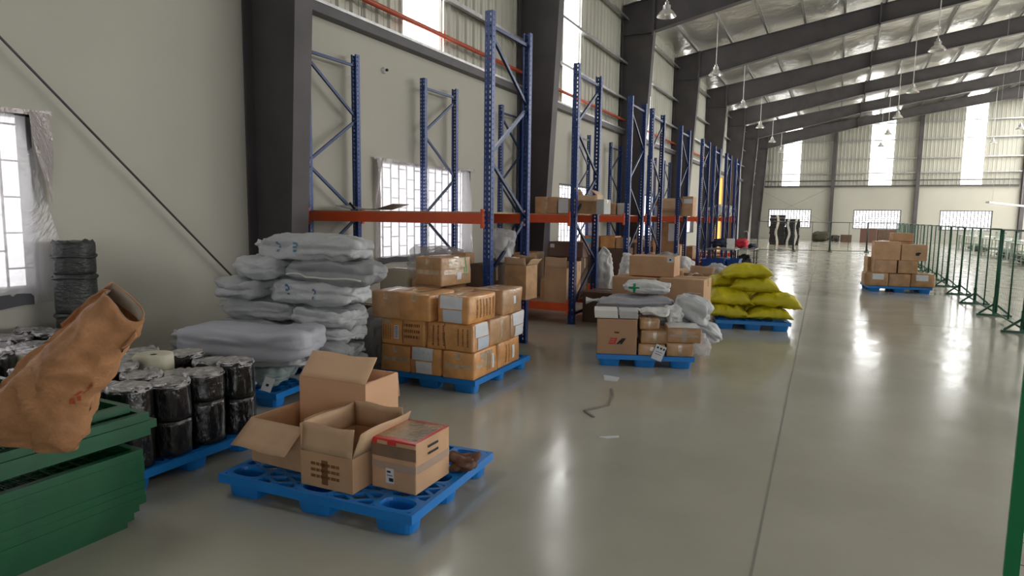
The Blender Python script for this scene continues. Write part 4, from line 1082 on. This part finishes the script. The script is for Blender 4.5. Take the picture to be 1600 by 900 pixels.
# floor clutter by the aisle beyond
open_box('torn open carton on floor right of the three-carton stack', (-2.72, 12.3, 0), .3, .45, .4, .40, {'front': (60, .18), 'left': (40, .15), 'right': (50, .18), 'back': (15, .15)}, m=m_cardbr)
open_box('open carton with splayed flaps spilling scraps near the blue bin', (-2.42, 13.1, 0), -.2, .5, .45, .42, {'front': (70, .2), 'left': (30, .15), 'right': (75, .22), 'back': (20, .18)}, m=m_card)
cb('closed carton under the grey bag heap by racks', -3.3, -2.85, 13.0, 13.5, 0, .62, m_cardbr)
sack('grey_bag', 'grey plastic bag heap on carton by third rack post', (-3.08, 13.25, .625), .2, .55, .42, .22, m_sackdk, wr=.05, n=2.4, res=14, cat='bag')
sack('white_bag', 'white crumpled bag lying behind torn cartons', (-3.05, 14.5, 0), .2, .7, .6, .72, m_sackwh, wr=.07, n=2.4, res=14, cat='bag')
sack('grey_bag', 'pale grey bag draped beyond the torn cartons', (-2.25, 14.3, 0), -.3, .6, .5, .62, m_sack, wr=.07, n=2.4, res=14, cat='bag')
# white/paper scraps in the open cartons
sack('crumpled_paper', 'pale paper scraps stuffed in the torn open carton', (-2.40, 13.1, .02), 0, .36, .34, .44, m_sackwh, wr=.05, n=2.2, res=12, cat='scrap')

# blue bins, tables, clothes
def bin_(label, x0, x1, y0, y1, H):
    t = thing('plastic_bin', label, 'bin', ((x0+x1)/2, (y0+y1)/2, 0)); a, b = (x1-x0)/2, (y1-y0)/2; k = .94
    mb = MB(); th = .01
    for (p, q) in (((-a*k, -b*k), (a*k, -b*k)), ((a*k, -b*k), (a*k, b*k)), ((a*k, b*k), (-a*k, b*k)), ((-a*k, b*k), (-a*k, -b*k))):
        P0 = Vector((p[0], p[1], 0)); P1 = Vector((q[0], q[1], 0)); T1 = Vector((q[0]/k, q[1]/k, H)); T0 = Vector((p[0]/k, p[1]/k, H))
        n = (P1-P0).cross(Vector((0, 0, 1))).normalized()*-th
        mb.hexa([P0, P1, P1+n, P0+n, T0, T1, T1+n, T0+n])
    mb.box(-a*k, a*k, -b*k, b*k, 0, .01)
    mb.build('tub', m_bin, t)
    mb = MB(); mb.box(-a-.015, a+.015, -b-.015, -b, H-.04, H); mb.box(-a-.015, a+.015, b, b+.015, H-.04, H); mb.box(-a-.015, -a, -b, b, H-.04, H); mb.box(a, a+.015, -b, b, H-.04, H)
    for i in range(4): x = -a*.8+i*a*.53; mb.box(x-.01, x+.01, -b*k-.02, -b*k+.0, .05, H-.04)
    mb.build('rim', m_bin, t)
    return t
bin_('dark blue plastic bin in front of the clothes table', -3.10, -2.55, 17.3, 17.9, .50)
bin_('smaller blue plastic bin right of the larger one', -2.52, -2.22, 17.6, 18.2, .50)
def table(label, x0, x1, y0, y1, H, mt, ml, leg=.03):
    t = thing('work_table', label, 'table', ((x0+x1)/2, (y0+y1)/2, 0)); a, b = (x1-x0)/2, (y1-y0)/2
    MB().box(-a, a, -b, b, H-.03, H).build('tabletop', mt, t)
    for sx in (-1, 1):
        for sy in (-1, 1): MB().box(sx*(a-.04)-leg/2, sx*(a-.04)+leg/2, sy*(b-.04)-leg/2, sy*(b-.04)+leg/2, 0, H-.031).build('leg', ml, t)
    mb = MB()
    for sx in (-1, 1): mb.box(sx*(a-.04)-.01, sx*(a-.04)+.01, -b+.06, b-.06, .18, .2)
    mb.build('stretcher', ml, t)
    return t
table('narrow dark-legged table heaped with clothes behind the blue bin', -3.35, -2.55, 19.4, 20.3, .68, m_galv, m_black)
table('dark-legged table right of the clothes table', -2.95, -2.22, 21.4, 22.3, .62, m_galv, m_black)
sack('clothes_pile', 'navy clothes piled on table behind the blue bin', (-3.05, 19.8, .682), 0, .55, .5, .26, m_navy, wr=.05, n=2.4, res=14, cat='clothes')
sack('clothes_pile', 'red cloth bundle on the dark-legged tables', (-2.66, 21.7, .622), 0, .40, .4, .30, m_red, wr=.03, n=3, res=12, cat='clothes')
sack('clothes_pile', 'dark clothes lying at table end near the aisle', (-2.40, 22.05, .622), 0, .3, .45, .14, m_navy, wr=.04, n=2.4, res=12, cat='clothes')
t = thing('white_board', 'white sheet standing up among clothes on the table', 'board', (-2.72, 19.65, .682)); t.rotation_euler = (R(-15), 0, .2)
MB().box(-.11, .11, -.004, .004, 0.0, .30).build('sheet', m_white, t)
sack('clothes_pile', 'grey bag on floor beneath the clothes table', (-2.95, 19.7, 0), 0, .6, .5, .45, m_sackdk, wr=.05, n=2.6, res=12, cat='bag')
sack('clothes_pile', 'black machine-like heap under right table', (-2.6, 21.9, 0), 0, .5, .5, .42, m_black, wr=.04, n=3, res=12, cat='heap')
t = thing('garment_stand', 'thin white hook-topped stand at the aisle end of racks', 'stand', (-2.75, 23.9, 0))
MB().tube([(0, 0, 0), (0, 0, 1.05), (-.04, 0, 1.12), (-.14, 0, 1.1)], .014, 8).build('pole', m_white, t)
MB().box(-.15, .15, -.02, .02, 0, .02).box(-.02, .02, -.15, .15, 0.0, .019).build('foot', m_white, t)

# ---- three-carton group behind the AE pallet
G8 = 'plain brown cartons behind the cross sack'
for i, (x0, x1, z0_, z1_, lb) in enumerate([(-2.68, -2.08, 0, .375, 'lowest left plain carton behind the cross sack'), (-2.05, -1.48, 0, .375, 'lowest right plain carton behind the cross sack'), (-2.68, -2.08, .377, .755, 'upper left plain carton half hidden by cross sack'), (-2.05, -1.47, .377, .765, 'upper right plain carton with thin white print line')]):
    cb(lb, x0, x1, 8.45, 9.0, z0_, z1_, m_card, group=G8, prints=[('white_print', m_label, [('front', .3, .9, .1, .14)])] if i == 3 else (), rz=.0)
carton('plain carton with corner label sitting on top of two others', (-2.19, 8.78, .768), .03, .60, .42, .27, group=G8, labels=[('front', .68, .98, .45, .98, m_label, 'corner_label')], prints=[('print', m_ink, [('front', .78, .86, .62, .78)])])

# ---- AE pallet load (P4)
def q4(label, u0, u1, v0, v1, z0, z1, m=None, rz=0, **k):
    return carton(label, p4((u0+u1)/2, (v0+v1)/2, z0), P4A+rz, u1-u0, v1-v0, z1-z0, m=m, **k)
ae = q4('square carton with red and black logo at the left of pallet', .0, .41, .02, .50, ZP, .495, mat('logo_cardboard', (.42, .25, .15), .8, noise_amt=.08, scale=3), tape=('top',))
mb = MB()      # red slanted E
def slant(x, z, k=.35): return (x+z*k, -.2435, z)
def pz(pts): mb.prism([slant(*p) for p in pts][::1], (0, -.0025, 0))
for z_ in (0, .025, .05): pz([(-.085, z_), (-.03, z_), (-.03, z_+.014), (-.085, z_+.014)])
pz([(-.033, 0), (-.018, 0), (-.018, .064), (-.033, .064)])
o = mb.build('red_logo_letter', m_redink, ae); o.location = (0, 0, .11)
mb = MB()
pz([(-.005, 0), (.017, 0), (.058, .064), (.030, .064)]); pz([(.030, 0), (.052, 0), (.072, .064), (.052, .064)]); pz([(.008, .018), (.052, .018), (.052, .030), (.016, .030)])
o = mb.build('black_logo_letter', m_ink, ae); o.location = (0, 0, .11)
mb = MB(); [mb.box(x, x+.012, -.2455, -.242, .225, .24) for x in (-.025, -.008, .009)]; mb.build('small_print', m_ink, ae)
def book_stack(label, u, v, z, wd, dp, n, m):
    t = thing('paper_bundle', label, 'paper', p4(u, v, z), P4A); th = .0125; rr = random.Random(u)
    for i in range(n): dx, dy = rr.uniform(-.006, .006), rr.uniform(-.006, .006); MB().box(-wd/2+dx, wd/2+dx, -dp/2+dy, dp/2+dy, i*th, i*th+th*.92).build('paper_pad', m, t)
    return t
book_stack('thick white paper stack on the logo carton, left', .09, .2, .505, .24, .33, 6, m_white)
book_stack('white and grey paper stack on the logo carton, right', .32, .2, .503, .19, .3, 6, mat('grey_paper', (.5, .5, .5), .6))
kk = dict(m=m_cardbr, r=.012, bulge=.006, nse=.004)
def s4(label, *a): return q4(label, *a, m=m_cardbr, r=.012, bulge=.006, nse=.004, tape=('cross',))
s4('small carton lowest in middle of the pallet front', .43, .70, .02, .40, ZP, .245)
s4('small taped carton second from the bottom right of logo carton', .45, .735, .04, .42, .247, .385)
s4('small carton topmost of the little middle pile', .44, .64, .08, .40, .387, .50)
s4('small carton at the lower right front of pallet', .715, .985, .02, .40, ZP, .268)
q4('film-wrapped carton at the upper right front of pallet', .715, 1.06, .02, .38, .27, .425, m_cardbr, tape=('band', 'cross'), mtape=m_clear, labels=[('top', -.95, .95, -.95, .95, m_plastic, 'plastic_wrap')], r=.015, bulge=.008, nse=.004)
GS = 'sacks on the logo carton pallet'
def b4(name, label, u, v, z, rz, L, Wd, H, m, **k): return sack(name, label, p4(u, v, z), P4A+rz, L, Wd, H, m, group=GS, cat='sack', **k)
b4('cloth_sack', 'grey sack at pallet bottom behind the small cartons', .5, .78, ZP, 0, .95, .5, .2, m_sack)
b4('cloth_sack', 'grey sack second from the bottom behind small cartons', .5, .78, .327, 0, .95, .5, .17, m_sackdk)
b4('cloth_sack', 'long lilac-grey sack with gathered white left end', .42, .72, .497, .0, .86, .46, .175, mat('lilac_sack', (.40, .40, .45), .5, noise_amt=.15, scale=4, bump=.4, bscale=12), ties=(-1,), tm=m_sackwh, pinch=.08)
b4('cloth_sack', 'white sack bearing a green cross, on top of the pallet', .56, .88, .665, .0, .56, .34, .165, m_sackwh, n=2.8, marks=[('green_cross', mat('cross_green', (.0, .26, .10), .6), [(-.60, -.50, -.72, .72), (-.75, -.35, -.16, .16)])])
b4('cloth_sack', 'slumping grey sack hanging over right side of pallet', 1.0, .62, .40, -.35, .42, .36, .30, m_sack, pinch=.2, ry=.35)
b4('cloth_sack', 'floppy pale sack tail trailing off the right side', 1.18, .72, .22, -.4, .38, .26, .18, m_sack, pinch=.4, ry=.55)
b4('cloth_sack', 'flat pale blue bag beneath slumping sack', .93, .55, .29, 0, .36, .3, .15, mat('pale_blue_bag', (.42, .50, .52), .5, bump=.4, bscale=14))
b4('plastic_bag', 'white crumpled plastic on the small middle cartons', .60, .30, .502, .2, .36, .28, .10, m_plastic, wr=.03, n=2.3)
b4('plastic_bag', 'white plastic bag standing behind wrapped carton', .88, .44, .40, .1, .22, .12, .24, m_plastic, wr=.02, n=2.4, ry=-.5)
b4('plastic_bag', 'clear plastic bag hanging off right side near floor', 1.10, .20, .10, .3, .14, .3, .24, m_clear, wr=.03, n=2.2)
t = thing('paper_tag', 'white delivery slip taped crookedly to the pallet front', 'tag', p4(.635, -.006, .165), P4A); t.rotation_euler = (0, R(20), P4A)
MB().box(-.055, .055, -.0015, .0015, -.08, .08).build('card', m_label, t); MB().box(-.04, -.02, -.0025, -.0015, .04, .06).box(-.005, .015, -.0025, -.0015, .04, .06).box(.028, .045, -.0025, -.0015, .04, .06).box(-.035, .035, -.0025, -.0015, .005, .01).box(-.035, .03, -.0025, -.0015, -.02, -.015).build('print', m_ink, t)

# ---- yellow sacks (P5)
GY = 'yellow woven sacks on pallet'
def y5(label, u, v, z, rz, L, Wd, H, **k): pillow(label, p5(u-.07, v, z), P5A+rz, L, Wd, H, m_yellow, GY, **k)
y5('yellow sack, bottom layer left', .23, .26, ZP, .05, .64, .52, .23)
y5('yellow sack, bottom layer right', .82, .26, ZP, -.04, .64, .52, .20)
y5('yellow sack in the second layer left, edge drooping', .26, .30, .30, .1, .66, .50, .27, ry=.05)
y5('yellow sack in the second layer right, pointing at the aisle', .90, .30, .29, -.08, .72, .50, .25, ry=.08)
y5('yellow sack in third layer just under the topmost', .62, .34, .50, -.05, .70, .50, .24, ry=.03)
y5('topmost yellow sack of the pile', .50, .38, .68, .06, .72, .5, .24, ry=-.02)
y5('yellow sack in the third layer at the rear left', .22, .62, .52, .3, .5, .5, .22)
y5('yellow sack at the bottom rear left of pallet', .25, .85, ZP, .0, .62, .52, .22)
y5('yellow sack at the bottom rear right of pallet', .80, .85, ZP, .0, .62, .52, .22)
y5('yellow sack in second layer at rear left', .25, .85, .32, .0, .62, .5, .22)
y5('yellow sack in second layer at rear right', .80, .85, .31, .0, .62, .5, .22)

# ---- far carton pallet (P6)
G6 = 'cartons on the far pallet'
def q6(label, u0, u1, z0, z1, v0=.05, v1=.5, **k):
    u0 *= .87; u1 *= .87
    return carton(label, p6((u0+u1)/2+.03, (v0+v1)/2, z0), P6A, u1-u0-.01, v1-v0, z1-z0-.002, m=k.pop('m', m_cardbr), group=G6, **k)
wl = lambda a, b: [('front', a, b, .0, .85, m_label, 'white_label')]
q6('bottom left carton with white label on the far pallet', -.13, .40, ZP, .42, labels=wl(-.4, .6), bulge=.02, r=.02)
q6('bottom middle carton on the far pallet', .40, .88, ZP, .41, bulge=.01, r=.015)
q6('bottom right bulging carton with white label on the far pallet', .88, 1.42, ZP, .42, labels=wl(-.6, .4), bulge=.03, r=.03)
q6('second-layer left carton on the far pallet', .06, .56, .42, .70)
q6('second-layer right carton on the far pallet', .58, 1.02, .42, .70)
q6('third-layer left tall carton on the far pallet', .06, .62, .70, 1.10, m=m_card)
q6('third-layer right carton with dark mark on the far pallet', .63, 1.20, .70, 1.04, m=m_card, prints=[('dark_mark', m_ink, [('front', .1, .4, -.35, .0), ('front', .2, .5, -.15, .05)])])
q6('smaller carton on top at the rear of the far pallet', .54, 1.0, 1.10, 1.28, v0=.5, v1=.9, m=m_card)
q6('bottom rear left carton of the far pallet', .0, .5, ZP, .42, v0=.52, v1=.98); q6('bottom rear right carton of the far pallet', .52, 1.05, ZP, .42, v0=.52, v1=.98)
q6('second-layer rear left carton of the far pallet', .0, .5, .42, .74, v0=.52, v1=.98); q6('second-layer rear right carton of the far pallet', .52, 1.05, .42, .74, v0=.52, v1=.98)
q6('third-layer rear carton of the far pallet', .3, 1.0, .74, 1.098, v0=.52, v1=.98)

# ================================================================== FENCES
def fence_mesh(Wd=1.72, H=1.36, mm=m_fence, mesh=True, foot=True, q=1):
    t = thing('fence_section', '', 'fence', (0, 0, 0)); r_ = .016; zb = .07
    mb = MB()
    for x in (0, Wd): mb.tube([(x, 0, zb-.0), (x, 0, zb+H)], .018*q, 8)
    mb.tube([(0, 0, zb), (Wd, 0, zb)], .014*q, 8); mb.tube([(0, 0, zb+H), (Wd, 0, zb+H)], .014*q, 8); mb.tube([(Wd/2, 0, zb), (Wd/2, 0, zb+H)], .012, 8)
    mb.build('frame', mm, t)
    if mesh:
        mb = MB(); x = .05
        while x < Wd-.02: mb.box(x-.0016, x+.0016, -.001, .001, zb, zb+H); x += .058
        z = zb+.06
        while z < zb+H-.02: mb.box(0, Wd, -.0011, .0011, z-.0011, z+.0011); z += .075
        mb.build('wire_mesh', mm, t)
    if foot:
        mb = MB(); mb.box(-.02, .02, -.24, .24, .0, .03); mb.bar((0, -.21, .03), (0, 0, .21), .03, .022, up=(1, 0, 0)); mb.bar((0, .21, .03), (0, 0, .21), .03, .022, up=(1, 0, 0)); mb.box(-.022, .022, -.022, .022, .03, .32)
        mb.build('foot', mm, t)
    return t
ys = [9.45, 11.27, 13.12, 14.85, 16.60, 18.45, 20.2, 21.95, 23.7, 25.45, 27.2, 28.95, 30.7, 32.45]
FM = None
ol = ['nearest', 'second nearest', 'third', 'fourth', 'fifth', 'sixth', 'seventh', 'eighth', 'ninth', 'tenth', 'eleventh', 'twelfth', 'thirteenth', 'last']
for i, y in enumerate(ys):
    loc = (2.413, y, 0); lb = '%s green mesh fence section with triangular foot along the right aisle edge' % ol[i]
    if FM is None: FM = fence_mesh(); FM.location = loc; FM.rotation_euler = (0, 0, HP); FM['label'] = lb; FM['group'] = 'green mesh fence line'; 
    else: dup(FM, loc, HP, lb, 'green mesh fence line')
# dark frames across the far aisle
FD = None
ang = math.atan2(2.24, 4.39)*.78
px, py = -3.42, 33.7
ll = ['leftmost', 'second from left', 'third from left', 'fourth from left']
for i in range(4):
    if FD is None: FD = fence_mesh(1.66, 1.36, m_fencedk, False, True, 1.1); t = FD; FD.location = (px, py, 0); FD.rotation_euler = (0, 0, ang); FD['label'] = '%s dark open barrier frame across the far end of aisle' % ll[i]; FD['group'] = 'dark barrier frames across the aisle'
    else: dup(FD, (px, py, 0), ang, '%s dark open barrier frame across the far end of aisle' % ll[i], 'dark barrier frames across the aisle')
    px += cos(ang)*1.70; py += sin(ang)*1.70
# nearest green post with mesh at the right edge
t = thing('fence_section', 'bright green fence post with wire mesh at the right edge of the picture', 'fence', (.57, 2.50, 0), -.15)
mb = MB(); mb.box(-.02, .02, -.02, .02, 0, 1.5); mb.box(1.5, 1.54, -.02, .02, 0, 1.5); mb.box(.02, 1.5, -.015, .015, 1.46, 1.5); mb.box(.02, 1.5, -.015, .015, .08, .12); mb.build('frame', mat('bright_green_paint', (.004, .20, .07), .35), t)
mb = MB(); x = .06
while x < 1.48: mb.box(x-.0011, x+.0011, -.001, .001, .12, 1.46); x += .058
z = .16
while z < 1.44: mb.box(.02, 1.5, -.0011, .0011, z-.0011, z+.0011); z += .075
mb.build('wire_mesh', m_fence, t)
mb = MB(); mb.box(-.025, .025, -.24, .24, 0, .03); mb.build('foot', m_fence, t)

# ---- far tables on the right, beyond the fence
tl = ['pale long worktable beyond the green fence, nearest of three', 'pale long worktable beyond the green fence, middle of three', 'pale long worktable beyond the green fence, farthest of three']
for i, (x0, x1, y0, y1) in enumerate([(6.0, 7.1, 27.5, 31.0), (6.3, 7.4, 33.0, 38.5), (6.4, 7.5, 41, 46)]):
    T = table(tl[i], x0, x1, y0, y1, .78, m_tabletop, m_tableleg, .05)
    b = (y1-y0)/2; y = -b+.5
    while y < b: MB().box(-.5, -.47, y, y+.03, 0, .745).box(-.5, .5, y, y+.03, .3, .33).build('under_frame', m_tableleg, T); y += .7
    for j in range(3):
        yy = y0+.6+j*(y1-y0-1)/2.5
        s_ = thing('sewing_machine', ['%s machine head on the %s pale worktable' % (a, b_) for a in ('nearest', 'middle', 'farthest') for b_ in ('nearest', 'middle', 'farthest')][j*3+i], 'machine', (x0+.4, yy, .781))
        MB().box(-.1, .1, -.25, .25, 0, .06).box(-.05, .05, .15, .25, .06, .25).box(-.04, .04, -.22, .25, .25, .33).box(-.03, .03, -.22, -.15, .1, .25).build('body', m_white if j % 2 else m_tableleg, s_)
    for j in range(2):
        sack('fabric_pile', 'dark fabric heap, %s one beneath the %s pale worktable' % (['nearer', 'farther'][j], ['nearest', 'middle', 'farthest'][i]), (x0+.55, y0+1.0+j*2.0, .0), 0, .7, 1.1, .24, m_fencedk, wr=.03, n=2.6, res=12, cat='fabric')
t = thing('strip_light', 'long white strip light hanging above the far worktables', 'lamp', (6.3, 33.6, 2.25), R(70))
MB().box(-3.8, 3.8, -.06, .06, 0, .07).build('housing', m_white, t)
mb = MB(); [mb.tube([(x, 0, .07), (x, 0, roofz(6.3)-2.4)], .005, 5) for x in (-3, 0, 3)]; mb.build('hanger', m_galv, t)

# ---- far end objects
def strapstack(label, x, y, wd, H, n, seed):
    t = thing('wrapped_stack', label, 'stack', (x, y, 0)); rr = random.Random(seed); z = 0
    mb = MB()
    while z < H: h = min(rr.uniform(.12, .2), H-z+.001); d = rr.uniform(-.03, .03); mb.box(-wd/2+d, wd/2+d, -.35, .35, z, z+h*.97); z += h
    mb.build('dark_bundle', m_black, t)
    mb = MB()
    for i in range(n):
        xx = -wd/2+wd*(i+.5)/n
        pts = [(xx+.06*sin(k*1.1+seed+i), -.385, H*(k/8)) for k in range(9)]
        for a, b in zip(pts, pts[1:]): mb.bar(a, b, .13, .006, up=(0, 1, 0))
    mb.build('white_stripe', m_white, t)
strapstack('taller black stack with white stripes in front of the far left window', -3.25, 42.9, .82, 1.80, 1, 1)
strapstack('shorter black stack with two white stripes beside the taller one', -2.43, 43.3, .78, 1.58, 2, 4)
sack('dark_heap', 'dark olive heap on floor by end wall post, left', (-1.02, 51.2, 0), 0, 1.15, .9, .72, mat('olive_cloth', (.055, .05, .03), .8), wr=.06, n=4, res=12, cat='heap')
sack('dark_heap', 'low dark heap between the olive heap and brown carton by far wall', (-.10, 51.4, 0), 0, .62, .8, .5, mat('dark_olive_cloth', (.045, .042, .03), .8), wr=.06, n=4, res=12, cat='heap')
cb('brown carton on floor by the far wall post', .25, .95, 51.2, 51.9, 0, .52, m_carddk)
cb('wide dark brown carton stack under the middle far window', 1.5, 2.5, 52.0, 52.8, 0, .95, mat('reddish_dark_carton', (.14, .07, .05), .8), tape=())
cb('wide olive brown carton right of the dark one under middle far window', 2.55, 3.7, 52.0, 52.8, 0, .92, m_carddk, tape=())

# ---- scraps on the floor
def scrap(label, pts, m, h=.004, nm='paper_scrap'):
    cx_ = sum(p[0] for p in pts)/len(pts); cy_ = sum(p[1] for p in pts)/len(pts)
    t = MB().prism([(p[0]-cx_, p[1]-cy_, 0) for p in pts], (0, 0, h)).build(nm, m); t.location = (cx_, cy_, .0005); tag(t, label, 'scrap')
scrap('thin white paper sliver alone on the aisle floor', [(-1.42, 4.27), (-1.30, 4.36), (-1.29, 4.33), (-1.36, 4.27)], m_label)
scrap('white torn label on floor in front of the logo carton pallet', [(-1.97, 6.02), (-1.80, 6.00), (-1.78, 5.85), (-1.90, 5.83)], m_label)
mb = MB(); pts = [(-1.74, 5.55), (-1.66, 5.35), (-1.60, 5.05), (-1.66, 4.92), (-1.72, 4.80), (-1.60, 4.68)]
for a, b in zip(pts, pts[1:]): mb.bar((a[0], a[1], .006), (b[0], b[1], .006), .02, .008)
tag(mb.build('strap_offcut', mat('dull_strap', (.20, .18, .16), .5)), 'twisted grey strap offcut on the aisle floor', 'strap')
scrap('small white crumb of paper far along the aisle', [(-1.6, 13.6), (-1.3, 13.7), (-1.28, 13.6), (-1.5, 13.5)], m_label, .02)
